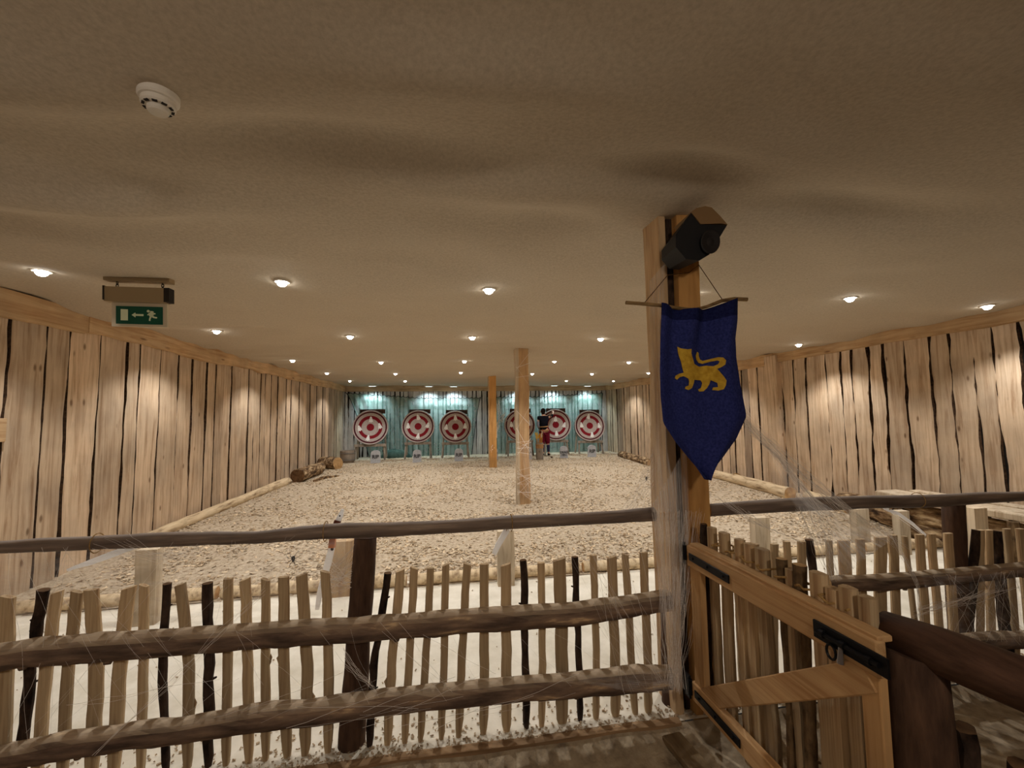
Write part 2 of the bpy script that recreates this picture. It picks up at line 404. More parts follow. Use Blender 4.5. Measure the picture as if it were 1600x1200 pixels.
# ground: corridor dirt, pale screed strip, wood chip bed
def floor_z(x, y):
    if y < 2.09: return -0.05+0.010*sm_noise(x*2, y*2)
    return 0.006*sm_noise(x*3, y*3)
YB = 4.12
def chip_z(x, y):
    rise = min(1, max(0, (y-YB)/1.6))
    return 0.004+0.05*rise*rise*(3-2*rise)*(1-0.35*min(1, max(0, (y-9)/6))) + 0.012*sm_noise(x*2.3, y*2.3)+0.012*sm_noise(x*7, y*7)
struct(grid(-4.3, 7.0, -2.2, 2.10, 120, 50, floor_z).build('floor', M['dirt'], smooth=True, fix=False))
o = struct(grid(-4.3, 7.0, 2.11, YB+0.1, 120, 40, lambda x, y: 0.008*sm_noise(x*3, y*3)).build('floor', M['strip'], smooth=True, fix=False)); o.name = 'floor_screed'
o = struct(grid(-4.3, 7.0, YB-0.06, 16.9, 220, 330, chip_z).build('floor', M['chipfloor'], smooth=True, fix=False)); o.name = 'floor_chip_bed'

def flecks(name, n, region, size, mat, seed, label, cat, dens=None, zf=chip_z):
    rnd = random.Random(seed); mb = MB()
    for _ in range(n):
        while True:
            x = rnd.uniform(region[0], region[1]); t = rnd.random()**1.5; y = region[2]+(region[3]-region[2])*t
            if dens is None or rnd.random() < dens(x, y): break
        L = size*rnd.uniform(0.5, 1.8); W = L*rnd.uniform(.3, .6); a = rnd.uniform(0, PI)
        R = Matrix.Rotation(a, 3, 'Z') @ Matrix.Rotation(rnd.uniform(-.5, .5), 3, 'X') @ Matrix.Rotation(rnd.uniform(-.4, .4), 3, 'Y')
        mb.box((x, y, zf(x, y)+0.006), (L, W, 0.005), R, jit=L*0.3, rnd=rnd)
    o = mb.build(name, mat, fix=False); tag(o, label, cat, kind='stuff'); return o
flecks('wood_chips', 26000, (-3.6, 6.2, YB+0.15, 15.9), 0.026, M['chip'], 5, 'loose pale wood chips strewn over the shooting range floor', 'wood chips',
       dens=lambda x, y: 0.25+0.75*(sm_noise(x*1.2, y*1.2) > -0.05))
flecks('ground_litter', 3200, (-3.4, 6.0, 2.12, YB), 0.009, M['litter'], 8, 'small bark crumbs lying along the foot of the picket fence', 'litter',
       dens=lambda x, y: max(0.015, 1-(y-2.1)*3), zf=lambda x, y: 0.008*sm_noise(x*3, y*3))

# ---- walls of waney-edged slab boards
def board_wall(name, p0, p1, inward, z0, z1, seed, wmin=.2, wmax=.4, mat='board', lean=0.02, wv=0.018, gp=0):
    """boards between ground points p0 -> p1; inward = unit vector into the room"""
    rnd = random.Random(seed); mb = MB()
    p0, p1, inward = Vector((*p0, 0)), Vector((*p1, 0)), Vector((*inward, 0))
    L = (p1-p0).length; t = (p1-p0).normalized()
    b0, b1 = p0-inward*0.0, p1-inward*0.0
    mb.add([b0+Vector((0, 0, -.1)), b1+Vector((0, 0, -.1)), b1+Vector((0, 0, z1+.1)), b0+Vector((0, 0, z1+.1))], [(0, 1, 2, 3)], 2)
    bk = [b0-inward*.08, b1-inward*.08]
    mb.add([bk[0]+Vector((0, 0, -.1)), bk[1]+Vector((0, 0, -.1)), bk[1]+Vector((0, 0, z1+.1)), bk[0]+Vector((0, 0, z1+.1))], [(0, 1, 2, 3)], 2)
    s = 0.0; K = 26; idx = 0
    pe_off = 0
    while s < L:
        wd = rnd.uniform(wmin, wmax)
        gap = gp+rnd.choice([0.004, 0.010, 0.016, 0.026]); dep = rnd.uniform(0.022, 0.045)
        sh = rnd.uniform(-lean, lean); sd = rnd.random()*100; tap = rnd.uniform(-.03, .03)
        vs = []
        for k in range(K+1):
            z = z0+(z1-z0)*k/K; q = k/K-.5
            e0 = s+gap/2+sh*q*1+tap*q+wv*sm_noise(sd, z*1.6)+wv*.5*sm_noise(sd, z*6)
            e1 = s+wd-gap/2+sh*q-tap*q+wv*sm_noise(sd+31, z*1.6)+wv*.5*sm_noise(sd+9, z*6)
            c = rnd.uniform(-.002, .002)
            ed = 0.005+0.010*abs(sm_noise(sd+5, z*2))
            for e, d in ((e0, 0.003), (e0+ed, dep), ((e0+e1)/2, dep+.004), (e1-ed, dep), (e1, 0.003)):
                vs.append(p0+t*e+inward*(d+c)+Vector((0, 0, z)))
        o = len(mb.v); mb.v += [tuple(v) for v in vs]
        for k in range(K):
            for j in range(4):
                a = o+k*5+j
                mb.f.append((a, a+1, a+6, a+5)); mb.m.append(1 if j in (0, 3) else 0)
        for ring in (0, K*5):
            mb.f.append(tuple(o+ring+j for j in range(5))); mb.m.append(0)
        s += wd; idx += 1
    o = mb.build(name, [M[mat], M['barkedge' if mat == 'board' else 'greyedge'], M['gap']], loc=tuple((p0+p1)/2))
    return struct(o)
WL = -3.80
board_wall('wall_left', (WL, -2.2), (WL, 16.5), (1, 0), 0.0, 2.56, 11)
board_wall('wall_right', (6.42, 16.5), (6.42, 7.5), (-1, 0), 0.0, 2.56, 12, .15, .32)
o = board_wall('wall_right', (6.42, 7.5), (6.02, -2.2), Vector((-1, 0.041)).normalized(), 0.0, 2.62, 13, .2, .42, lean=0.05, wv=.034); o.name = 'wall_right_near'
board_wall('wall_back', (-4, 16.45), (6.8, 16.45), (0, -1), 0.0, 2.56, 14, .12, .22, 'backboard', lean=.005, gp=.009)
# the wall behind the photographer closes the corridor
board_wall('wall_front', (6.4, -2.1), (-3.9, -2.1), (0, 1), 0.0, 2.62, 15, .2, .4)

def wavy_beam(name, p0, p1, inward, zt, zb, th, mat, seed, K=90, dip=0.03):
    mb = MB(); p0, p1, inward = Vector(p0), Vector(p1), Vector(inward)
    L = (p1-p0).length; vs = []
    for k in range(K+1):
        s = k/K; p = p0.lerp(p1, s); q = s*L
        zz = zb+dip*sm_noise(seed, q*.7)+0.5*dip*sm_noise(seed+9, q*2.5)
        vs += [p+Vector((0, 0, zz)), p+inward*th+Vector((0, 0, zz+.006)), p+inward*th+Vector((0, 0, zt)), p+Vector((0, 0, zt))]
    fs = [(k*4+j, k*4+(j+1) % 4, k*4+4+(j+1) % 4, k*4+4+j) for k in range(K) for j in range(4)]
    fs += [(0, 1, 2, 3), tuple(K*4+j for j in range(4))]
    mb.add(vs, fs); return struct(mb.build(name, mat, loc=tuple((p0+p1)/2)))
wavy_beam('trim_1', (WL+.045, -2.1, 0), (WL+.045, 5.0, 0), (1, 0, 0), 2.68, 2.46, .05, M['beam'], 3)
wavy_beam('trim_2', (WL+.045, 5.0, 0), (WL+.045, 16.3, 0), (1, 0, 0), 2.68, 2.46, .06, M['beam'], 5, K=120, dip=.05)
wavy_beam('trim_3', (6.375, 16.3, 0), (6.375, 7.3, 0), (-1, 0, 0), 2.68, 2.46, .06, M['beam'], 8)
wavy_beam('trim_4', (6.372, 7.40, 0), (6.0, -2.1, 0), (-1, 0.04, 0), 2.70, 2.50, .06, M['beam'], 9, dip=.02)
wavy_beam('trim_5', (-3.9, 16.40, 0), (6.7, 16.40, 0), (0, -1, 0), 2.70, 2.46, .07, M['beamx'], 10, dip=.02)
mb = MB(); mb.bbox((6.33, 7.42, 1.3), (.12, .30, 2.66)); struct(mb.build('trim_6', M['board'], loc=(6.34, 7.45, 0)))

# ================================================================== HALL
rnd = random.Random(77)
def hewn(mbx, c, wx, wy, z0, z1, seed, K=12, lean=(0, 0), mi=0, wav=.02):
    vs = []
    for k in range(K+1):
        z = z0+(z1-z0)*k/K; q = k/K
        for j, (sx, sy) in enumerate(((-1, -1), (-.75, -1), (.75, -1), (1, -1), (1, 1), (-1, 1))):
            nx = wav*sm_noise(seed+j*3.3, z*1.8)
            vs.append((c[0]+lean[0]*q+sx*wx/2+nx, c[1]+lean[1]*q+sy*wy/2+wav*.4*sm_noise(seed+j, z*2+7), z))
    n = 6
    mbx.add(vs, [(k*n+j, k*n+(j+1) % n, (k+1)*n+(j+1) % n, (k+1)*n+j) for k in range(K) for j in range(n)]+[tuple(range(n))[::-1], tuple(K*n+j for j in range(n))], mi)

# posts
PX = 1.27
t = thing('timber_post', (PX, 7.16, 0), 'square timber post wrapped in cobweb, in the middle of the wood chip floor', 'post')
mb = MB(); hewn(mb, (PX+.02, 7.16), .17, .17, 0.0, CEIL+.02, 4); mb.build('shaft', M['postwood'], t)
mb = MB(); hewn(mb, (PX-.09, 7.16), .045, .16, 0.0, CEIL+.02, 9); mb.build('side_board', M['whitepost'], t)
t = thing('timber_post', (1.3, 12.2, 0), 'far orange-brown timber post with sharp sawn edges, between the third and fourth targets', 'post')
mb = MB(); mb.bbox((1.3, 12.2, 1.33), (.2, .2, 2.70), .008); mb.build('shaft', M['orangepost'], t)
mb = MB(); mb.bbox((1.19, 12.2, 1.33), (.02, .19, 2.70), .004); mb.build('side_board', M['postpale'], t)

# big post beside the gate
t = thing('timber_post', (1.29, 2.22, 0), 'thick built-up timber post beside the gate, carrying the speaker and the blue banner', 'post')
BIG = t
mb = MB(); hewn(mb, (1.19, 2.24), .048, .18, -.04, CEIL+.02, 21, K=16, lean=(0.0, 0), wav=.018); mb.build('side_slab', M['postpale'], t)
mb = MB(); hewn(mb, (1.315, 2.25), .17, .14, -.04, CEIL+.02, 33, K=16, lean=(0, 0), wav=.012); mb.build('core_beam', M['barkstake'], t)
mb = MB(); hewn(mb, (1.33, 2.155), .125, .05, -.04, CEIL+.02, 38, K=16, wav=.010); mb.build('front_board', M['orangepost'], t)

# lamps ------------------------------------------------------------
def ordinal(n): return ['first', 'second', 'third', 'fourth', 'fifth', 'sixth'][n]
def make_lamp():
    r = thing('recessed_spotlight', (0, 0, 0), '', 'ceiling light')
    mb = MB(); mb.lathe([(.038, .03), (.038, .004), (.042, -.004), (.058, -.006), (.062, 0), (.062, .012)], n=28)
    mb.build('trim_ring', M['lightring'], r, smooth=True)
    mb = MB(); mb.lathe([(.038, .006), (.038, -.008), (.034, -.022), (.023, -.034), (.003, -.040)], n=24); mb.build('lens', M['lens'], r, smooth=True)
    return r
proto = make_lamp()
rows = ['row nearest the camera', 'second row of the ceiling', 'middle row of the ceiling', 'fourth row of the ceiling', 'last row, by the back wall']
for n, (i, j) in enumerate(LAMPS):
    loc = (LX[i], LY[j], ceil_z(LX[i], LY[j])-.004)
    o = proto if n == 0 else copy_tree(proto, loc)
    o.location = loc
    rowi = [a for a, b in LAMPS if b == j]
    k = rowi.index(i)
    o['label'] = 'small round recessed spotlight, %s from the left in the %s' % (ordinal(k), rows[j])
    o['group'] = 'recessed ceiling spotlights'
    add_light('spotlight_beam', 'SPOT', (loc[0], loc[1], loc[2]-.07), LAMP_W, LAMP_COL, (loc[0], loc[1], 0), spot_size=math.radians(124), spot_blend=.55, shadow_soft_size=.022)

# cold floods along the back wall
TG = []
for n, (u, v, rad, yy) in enumerate(((579, 668, .60, 15.45), (653.5, 666.5, .575, 15.5), (711.5, 667, .575, 15.5), (812, 664.5, .575, 15.5), (868, 664, .585, 15.55), (921, 665.5, .575, 15.5))):
    TG.append((at_y(u, v, yy), rad))
cold = []
for n, (c, r) in enumerate(TG):
    x = c.x+(-.05, .35, -.05, .1, 0.1, .15)[n]; z = ceil_z(x, 16.0)-.01
    o = thing('flood_lamp', (x, 16.02, z), 'cold white flood lamp at the ceiling edge above the %s target from the left' % ordinal(n), 'lamp', 'cold flood lamps above the targets')
    mb = MB(); mb.bbox((x, 16.02, z-.015), (.34, .09, .03), .006); mb.build('housing', M['lightring'], o)
    mb = MB(); mb.bbox((x, 16.02, z-.031), (.24, .03, .006), .002); mb.build('lens', M['coldlens'], o)
    add_light('flood_beam', 'SPOT', (x, 16.0, z-.05), 120, (0.72, 0.94, 1.0), (x, 16.25, 1.0), spot_size=math.radians(120), spot_blend=.8, shadow_soft_size=.05)

# curtains -----------------------------------------------------------
def curtain(name, topL, topR, botL, botR, label, seed, zt_f, wv):
    """green net with lobed top edge held by a cord"""
    x0, x1 = topL, topR; NU, NV = 220, 26; mb = MB(); vs = []
    tops = []
    for i in range(NU+1):
        u = i/NU; xt = x0+(x1-x0)*u
        nl = (x1-x0)/0.17; ph = (u*nl) % 1
        zt = zt_f(xt)-0.045*math.sin(PI*ph); tops.append(Vector((xt, 16.25, zt)))
    for j in range(NV+1):
        v = j/NV
        for i in range(NU+1):
            u = i/NU; a = v**0.75
            xl = botL+(x0-botL)*(1-a); xr = botR+(x1-botR)*(1-a)
            x = xl+(xr-xl)*u
            zz = tops[i].z*(1-v)+0.05*v
            y = 16.25-.05*v+0.035*math.sin(u*wv+2*sm_noise(seed, u*9))*(0.35+.65*v)+.03*sm_noise(u*20+seed, v*2)
            vs.append((x, y, zz))
    W = NU+1
    mb.add(vs, [(j*W+i, j*W+i+1, (j+1)*W+i+1, (j+1)*W+i) for j in range(NV) for i in range(NU)])
    t = thing(name, ((x0+x1)/2, 16.25, 0), label, 'curtain')
    mb.build('net', M['curtain'], t, smooth=True, fix=False)
    mb = MB(); pts = [p+Vector((0, -.03, 0)) for p in tops]
    mb.tube(pts, .011, 5)
    side = [Vector(vs[j*W+0])+Vector((0, -.02, 0)) for j in range(NV+1)]; mb.tube(side, .012, 5)
    side = [Vector(vs[j*W+NU])+Vector((0, -.02, 0)) for j in range(NV+1)]; mb.tube(side, .012, 5)
    mb.build('edge_cord', M['cord'], t)
    mb = MB(); nl = int((x1-x0)/.17)
    return t
def zl(x): return 2.42-0.20*min(1, max(0, (x+3.5)/2.6))
def zr(x): return 2.24+0.14*max(0, (x-3.6)/2.6)
curtain('net_curtain', -3.66, 1.28, -2.80, .92, 'translucent green net curtain hung behind the three left targets', 2, zl, 95)
curtain('net_curtain', 1.50, 6.18, 1.70, 6.0, 'translucent green net curtain hung behind the three right targets', 5, zr, 90)
# dark green bundle of net on the floor between first and second targets
mb = MB(); vs = []; NU, NV = 28, 10; c = at_z(622, 712, 0.05)
for j in range(NV+1):
    for i in range(NU):
        a = 2*PI*i/NU; r = math.cos(j/NV*PI/2)
        vs.append((c.x+.55*r*math.cos(a)*(1+.2*sm_noise(a, j)), 15.95+.16*r*math.sin(a), 0.02+.30*math.sin(j/NV*PI/2)*(1+.3*sm_noise(a*2, 4))))
mb.add(vs, [(j*NU+i, j*NU+(i+1) % NU, (j+1)*NU+(i+1) % NU, (j+1)*NU+i) for j in range(NV) for i in range(NU)]+[tuple(range(NU))[::-1]])
M['netpile'] = cloth_mat('dark_green_net', srgb(54, 74, 68), srgb(76, 98, 90), 12)
tag(mb.build('net_bundle', M['netpile'], loc=(c.x, 15.95, 0), smooth=True), 'dark green heap of net on the floor between the first two targets', 'net')

# targets ------------------------------------------------------------
M['tred'] = mottled('faded_red_rings', [(0.3, srgb(112, 20, 32)), (0.7, srgb(150, 40, 50))], 30, 6, 0.3)
M['tdark'] = mottled('dark_maroon_ring', [(0.3, srgb(62, 14, 26)), (0.7, srgb(96, 26, 38))], 30, 6, 0.3)
M['twhite'] = mottled('arrow_worn_white', [(0.25, srgb(112, 96, 88)), (0.42, srgb(184, 172, 168)), (0.7, srgb(204, 194, 190))], 34, 10, 0.5)
M['tback'] = mottled('foam_rim', [(0.3, srgb(52, 40, 36)), (0.7, srgb(96, 80, 70))], 20)
M['standwood'] = wood('grey_stand_wood', srgb(176, 164, 150), srgb(118, 106, 94), 'z', 20, .2)
tiltx = [(-8, -6, 3), (-6, 0, 0), (-6, 0, 0), (-5, 0, 0), (-7, 7, 2), (-8, 8, -3)]
ghosts_at = [((.5, .12), (.05, .55), (-.57, .0), (-.05, -.58)), ((0, .56), (.58, .06), (-.6, .04), (0, -.6)), ((0, .55), (.6, .03), (-.57, -.02), (0, -.6)),
             ((-.56, .05), (.56, .12), (0, .57), (0, -.58)), ((0, .36), (.55, -.02), (.03, -.56)), ((-.06, .6), (.6, 0), (-.55, .05), (.12, -.6))]
ghosts_at[0] = ((.02, .45), (.52, .06), (-.6, -.05), (-.12, -.62))
def pos_word(a, b): return ('top' if b > 0 else 'foot') if abs(b) > abs(a) else ('right' if a > 0 else 'left')
for n, (c, R0) in enumerate(TG):
    rx, rz, ry = tiltx[n]
    Rm = Matrix.Rotation(math.radians(-rz), 3, 'Z') @ Matrix.Rotation(math.radians(rx), 3, 'X') @ Matrix.Rotation(math.radians(90), 3, 'X')
    t = thing('archery_target', c, 'round red and white archery target, %s from the left%s' % (ordinal(n), ['', '', ', left of the curtain gap', ', partly hidden by the cobwebbed post', ', with the person at it', ', beside the right wall'][n]), 'target', 'archery targets along the back wall')
    mb = MB(); d = -.07
    prof = [(.001, d, 0)]
    for r, mi in ((.21, 0), (.50, 1), (.66, 0), (.845, 1), (.915, 2), (.985, 1)):
        prof.append((r*R0, d, mi))
    # face built ring by ring so each ring has its own colour
    mis = [0, 1, 0, 1, 2, 1, 3, 3]
    pr_ = [(.002, -.07+.14)]+[(r*R0, .07) for r in (.21, .49, .67, .84, .92, .985)]+[(R0, .05), (R0, -.07), (R0*.9, -.08)]
    mis = [0, 1, 0, 1, 2, 1, 1, 3, 3]
    mb.lathe(pr_, c, 64, Rm, mis=mis); mb.build('boss', [M['tred'], M['twhite'], M['tdark'], M['tback']], t)
    # stand: two front legs, a cross bar, two rear legs and a dark head board
    y = c.y-.02; hw = (.50, .44, .46, .46, .44, .46)[n]
    zb = c.z-R0*1.0
    for sx in (-1, 1):
        mb = MB(); a = Vector((c.x+sx*hw*.92, y+.02, zb+.03)); b_ = Vector((c.x+sx*hw*1.02, y-.12, chip_z(c.x, y)-.01))
        mb.tube([a, b_], .035, 4); mb.build('leg', M['standwood'], t)
        mb = MB(); mb.tube([Vector((c.x+sx*hw*.85, y+.14, c.z+.62*R0)), Vector((c.x+sx*hw, y+.42, .02))], .035, 4); mb.build('leg', M['standwood'], t)
    mb = MB(); mb.bbox((c.x, y-.03, zb-.015), (hw*2.1, .09, .09)); mb.build('cross_bar', M['standwood'], t)
    mb = MB(); mb.bbox((c.x+.05, y+.15, c.z+.93*R0), (hw*1.7, .05, .16)); mb.build('head_board', M['tback'], t)
    # paper ghosts pinned on the ring
    for a, b_ in ghosts_at[n]:
        p = c+Rm @ Vector((a*R0, b_*R0, .074))
        gmb = MB(); rg = random.Random(int(n*50+a*31+b_*77)); hh = .088; th = rg.uniform(-.35, .35)
        out = [(-.062, -.085), (-.03, -.06), (0, -.09), (.035, -.06), (.062, -.08), (.045, .0), (.022, .075), (0, .095), (-.022, .075), (-.045, .0)]
        out = [(x*1.2, z*1.2) for x, z in out]; co, si = math.cos(th), math.sin(th)
        out = [(x*co-z*si, x*si+z*co) for x, z in out]
        gmb.prism(out, 0, .004, lambda x, z, d_: p+Rm @ Vector((x, z, d_)))
        for ex in (-.016, .016):
            gmb.lathe([(.006, .0045), (.006, .0055)], p+Rm @ Vector((ex*co-.035*si, ex*si+.035*co, 0)), 8, Rm, mi=1)
        tag(gmb.build('paper_ghost', [M['paper'], M['ink']], loc=tuple(p)), 'small white paper ghost pinned at the %s of the %s target from the left' % (pos_word(a, b_), ordinal(n)), 'paper ghost', 'paper ghosts pinned on the targets')

# text as mesh
def text_mesh(body, size, extrude=.003, bold=False):
    cu = bpy.data.curves.new('txt', 'FONT'); cu.body = body; cu.size = size; cu.extrude = extrude
    cu.align_x = 'CENTER'; cu.align_y = 'CENTER'
    if bold: cu.offset = size*.02
    o = bpy.data.objects.new('txt', cu); COL.objects.link(o)
    dg = bpy.context.evaluated_depsgraph_get(); dg.update()
    me = bpy.data.meshes.new_from_object(o.evaluated_get(dg))
    bpy.data.objects.remove(o)
    vs = [v.co.copy() for v in me.vertices]; fs = [tuple(p.vertices) for p in me.polygons]
    return vs, fs
# tombstones
TB = [(586.5, 723.5, 'RIP', .30, .42), (651.5, 722, 'RIP', .27, .42), (717, 720, 'RIP', .28, .42), (772, 718, 'RIP', .26, .40), (825, 718, 'RIP', .27, .42), (881.5, 715.5, 'DEAD', .27, .42), (925.5, 714, 'RIP', .29, .42)]
names = ['in front of the first target, farthest left', 'in front of the second target', 'in front of the third target', 'half hidden behind the far orange-brown post', 'half hidden behind the cobwebbed post', 'in front of the fifth target, with two lines of letters', 'in front of the rightmost target']
for n, (u, v, txt, wd, ht) in enumerate(TB):
    p = at_z(u, v, .045); z0 = chip_z(p.x, p.y)-.01
    t = thing('tombstone', (p.x, p.y, z0), 'grey foam tombstone %s' % names[n], 'tombstone', 'foam tombstones on the chips')
    out = [(-wd/2, 0), (wd/2, 0), (wd/2, ht*.72), (wd*.47, ht*.84), (wd*.36, ht*.94), (wd*.18, ht*.99), (0, ht), (-wd*.18, ht*.99), (-wd*.36, ht*.94), (-wd*.47, ht*.84), (-wd/2, ht*.72)]
    mb = MB(); mb.prism(out, 0, .06, lambda x, z, d_: Vector((p.x+x, p.y+d_, z0+z))); mb.build('slab', M['foamstone'], t)
    mb = MB(); o2 = [(x*.8, .05+z*.84) for x, z in out]
    lines = [(txt, .50, .125 if len(txt) < 4 else .085)]+([('1851', .28, .085)] if len(txt) > 3 else [])
    mb = MB()
    for s_, q, size in lines:
        vs, fs = text_mesh(s_, size*1.25, bold=True)
        mb.add([Vector((p.x+v_.x, p.y-.003-v_.z, z0+ht*q+v_.y)) for v_ in vs], fs)
    mb.build('lettering', M['ink'], t)

# logs, stumps ---------------------------------------------------------
def log(name, pts, rad, mat, label, cutm='cut', wob=.18, seed=1, knots=3, sub=8, cat='log', n=14, lenaxis='y'):
    P_ = [Vector(p) for p in pts]; out = []
    for a, b_ in zip(P_[:-1], P_[1:]):
        for k in range(sub): out.append(a.lerp(b_, k/sub))
    out.append(P_[-1])
    L = sum((b_-a).length for a, b_ in zip(P_[:-1], P_[1:]))
    R = []
    for i, p in enumerate(out):
        q = i/(len(out)-1); r = rad[0]+(rad[1]-rad[0])*q if hasattr(rad, '__len__') else rad
        R.append(r*(1+.08*sm_noise(seed*5.5, i*.9)))
        if 0 < i < len(out)-1: out[i] = p+Vector((0.15*r*sm_noise(seed+.5, i*.7), 0.15*r*sm_noise(seed+8, i*.7), 0.12*r*sm_noise(seed+4, i*.7)))
    mb = MB(); mb.tube(out, R, n, wob=wob, seed=seed, capmi=1)
    rg = random.Random(seed)
    for k in range(knots):
        i = rg.randrange(1, len(out)-1); a = rg.uniform(0, 2*PI)
        d = (out[i+1]-out[i-1]).normalized(); s_ = d.orthogonal().normalized(); s_.rotate(Matrix.Rotation(a, 3, d))
        mb.tube([out[i]+s_*R[i]*.8, out[i]+s_*R[i]*1.12], [R[i]*.3, R[i]*.2], 7, capmi=1)
    o = mb.build(name, [M[mat], M[cutm]], loc=tuple(out[0]), smooth=False)
    for pl in o.data.polygons: pl.use_smooth = len(pl.vertices) == 4
    tag(o, label, cat); return o
log('log', [(-3.66, 5.9, .09), (-3.62, 8.3, .10), (-3.58, 10.4, .10)], (.065, .095), 'paleLog', 'long thin pale log lying along the foot of the left wall', seed=3, sub=14)
log('log', [(-3.42, 10.55, .19), (-3.36, 12.1, .19)], (.16, .15), 'barkLog', 'short thick log with rough flaking bark and dark cut end, by the left wall', 'cutdark', seed=6)
log('log', [(-3.56, 12.2, .12), (-3.58, 13.0, .12)], .08, 'barkLog', 'thin grey log wedged between two thick logs by the left wall', 'cut', seed=16)
log('log', [(-3.62, 13.3, .2), (-3.10, 12.95, .2)], (.18, .18), 'barkLog', 'thick log piece with a pale sawn end, farther back by the left wall', 'cut', seed=8)
# fallen strip of bark
mb = MB(); mb.tube([(-3.05, 10.5, .06), (-2.95, 10.9, .07), (-2.7, 11.4, .05)], [.05, .06, .02], 6, flat=.3); tag(mb.build('bark_strip', M['barkLog'], loc=(-2.95, 10.9, .06)), 'curled strip of bark on the chips beside the rough thick log', 'bark')
log('log', [at_z(1112, 740, .13), at_z(1180, 757, .13), at_z(1235, 772, .13)], (.10, .11), 'paleLog', 'pale log tied with rope along the foot of the right wall', seed=4, sub=8)
p = at_z(1151, 749, .13); mb = MB()
ca = (at_z(1180, 757, .13)-at_z(1112, 740, .13)).normalized()
ring = [];
for k in range(17):
    a = 2*PI*k/16; s_ = ca.orthogonal().normalized(); s_.rotate(Matrix.Rotation(a, 3, ca)); ring.append(p+s_*.118)
mb.tube(ring, .012, 6); tag(mb.build('rope_loop', M['rope'], loc=tuple(p)), 'rope loop tied round the pale log by the right wall', 'rope')
log('log', [at_z(970, 710, .11), at_z(1018, 724, .11)], (.12, .13), 'barkLog', 'dark grey log by the far right wall, left of the big post', 'cut', seed=14)
log('log', [at_z(1264, 776, .10), at_z(1330, 797, .10)], (.10, .11), 'paleLog', 'white peeled log at the right wall, above the cobweb', seed=24)
log('log', [(5.95, 5.7, .16), (5.78, 4.5, .16)], (.17, .17), 'barkLog', 'thick smooth tan log by the right wall behind the hung bow limb', 'cut', seed=34)
# log seat of pale planks at the right wall
t = thing('plank_bench', (5.5, 3.95, 0), 'low bench of pale planks on rough logs, by the right wall', 'bench')
mb = MB(); mb.bbox((5.55, 3.95, .50), (.34, 1.5, .07), .01, R=Matrix.Rotation(.05, 3, 'Z')); mb.build('plank', M['whitepost'], t)
mb = MB(); mb.bbox((5.78, 3.9, .52), (.14, 1.3, .07), .01, R=Matrix.Rotation(.07, 3, 'Z')); mb.build('plank', M['whitepost'], t)
for k, z in enumerate((.10, .29)):
    mb = MB(); mb.tube([(5.62, 3.3, z), (5.6, 3.9, z), (5.58, 4.6, z)], [.12, .13, .12], 12, wob=.2, seed=k+40); mb.build('supporting_log', M['barkLog'], t)
for k, (xx, yy) in enumerate(((5.4, 3.4), (5.38, 4.45))):
    mb = MB(); mb.tube([(xx, yy, 0), (xx, yy, .46)], .04, 8, wob=.2, seed=k); mb.build('leg', M['barkedstake2'], t)

# border of logs between the screed and the chips, with short pale posts
xs = [-3.5, -1.95, -.35, 1.3, 2.9, 4.5, 6.0]
for k in range(6):
    log('border_log', [(xs[k]+.02, YB+.02*(k % 2), .045), (xs[k+1]-.02, YB+.02*((k+1) % 2), .045)], (.05, .055), 'paleLog', 'half-buried edging log before the wood chips, %s from the left' % ordinal(k), seed=50+k, sub=6, knots=1, cat='log')
    bpy.data.objects[-1 if False else len(bpy.data.objects)-1] if False else None
for o in COL.objects:
    if o.name.startswith('border_log'): o['group'] = 'edging logs along the wood chips'
SP = [(-2.27, 3.74, .56, .15, 'pale', 'leftmost one, behind the far left pickets'), (-.92, 4.0, .47, .20, 'brown', 'brown one beside the dark fence post, hung with cobweb'),
      (.53, 3.97, .49, .15, 'pale', 'behind the white hanging bow limb, middle of the left fence'), (3.20, 4.05, .46, .17, 'pale', 'just right of the banner post'), (4.62, 4.25, .44, .16, 'pale', 'brownish one behind the right fence'),
      (4.86, 4.0, .46, .13, 'pale', 'grey one behind the right fence, left of its dark post'), (5.05, 3.45, .60, .15, 'pale', 'white one at the plank bench')]
for k, (x, y, h, wd, kind, where) in enumerate(SP):
    mb = MB(); hewn(mb, (x, y), wd, .08, -.02, h, 60+k, K=8, wav=.012)
    tag(mb.build('short_post', M['whitepost'] if kind == 'pale' else M['postpale'], loc=(x, y, 0)), 'short squared wooden post, '+where, 'post', 'short posts behind the fence')

# bucket of log, quiver ------------------------------------------------------
p = at_z(543, 722, .05); t = thing('wooden_tub', (p.x, p.y, .03), 'grey wooden tub in the left corner below the white cobweb', 'tub')
mb = MB(); mb.lathe([(.20, 0), (.23, .12), (.235, .40), (.205, .40), (.20, .10), (.02, .09)], (p.x, p.y, .03), 24); mb.build('staves', M['barkedstake2'] if False else M['standwood'], t)
for z in (.08, .30):
    mb = MB(); mb.lathe([(.225, z), (.242, z), (.243, z+.03), (.228, z+.03)], (p.x, p.y, .03), 24); mb.build('hoop', M['steel'], t)
p = at_z(843.5, 717.5, .05); QZ = .035
t = thing('arrow_barrel', (p.x, p.y, QZ), 'tall narrow wooden barrel full of arrows, right of the cobwebbed post', 'barrel')
mb = MB(); mb.lathe([(.115, 0), (.125, .08), (.125, .52), (.128, .56), (.108, .56), (.105, .06), (.01, .05)], (p.x, p.y, QZ), 20); mb.build('tube', M['standwood'], t)
mb = MB(); mb.lathe([(.127, .38), (.133, .39), (.133, .50), (.127, .51)], (p.x, p.y, QZ), 20); mb.build('band', M['leather'], t)
ra = random.Random(9)
fl = {'yellow': srgb(226, 190, 70), 'orange': srgb(214, 138, 40), 'white': srgb(236, 232, 220), 'red': srgb(170, 40, 40), 'violet': srgb(80, 50, 110)}
FM = {k: plain('fletching_'+k, v, .8) for k, v in fl.items()}
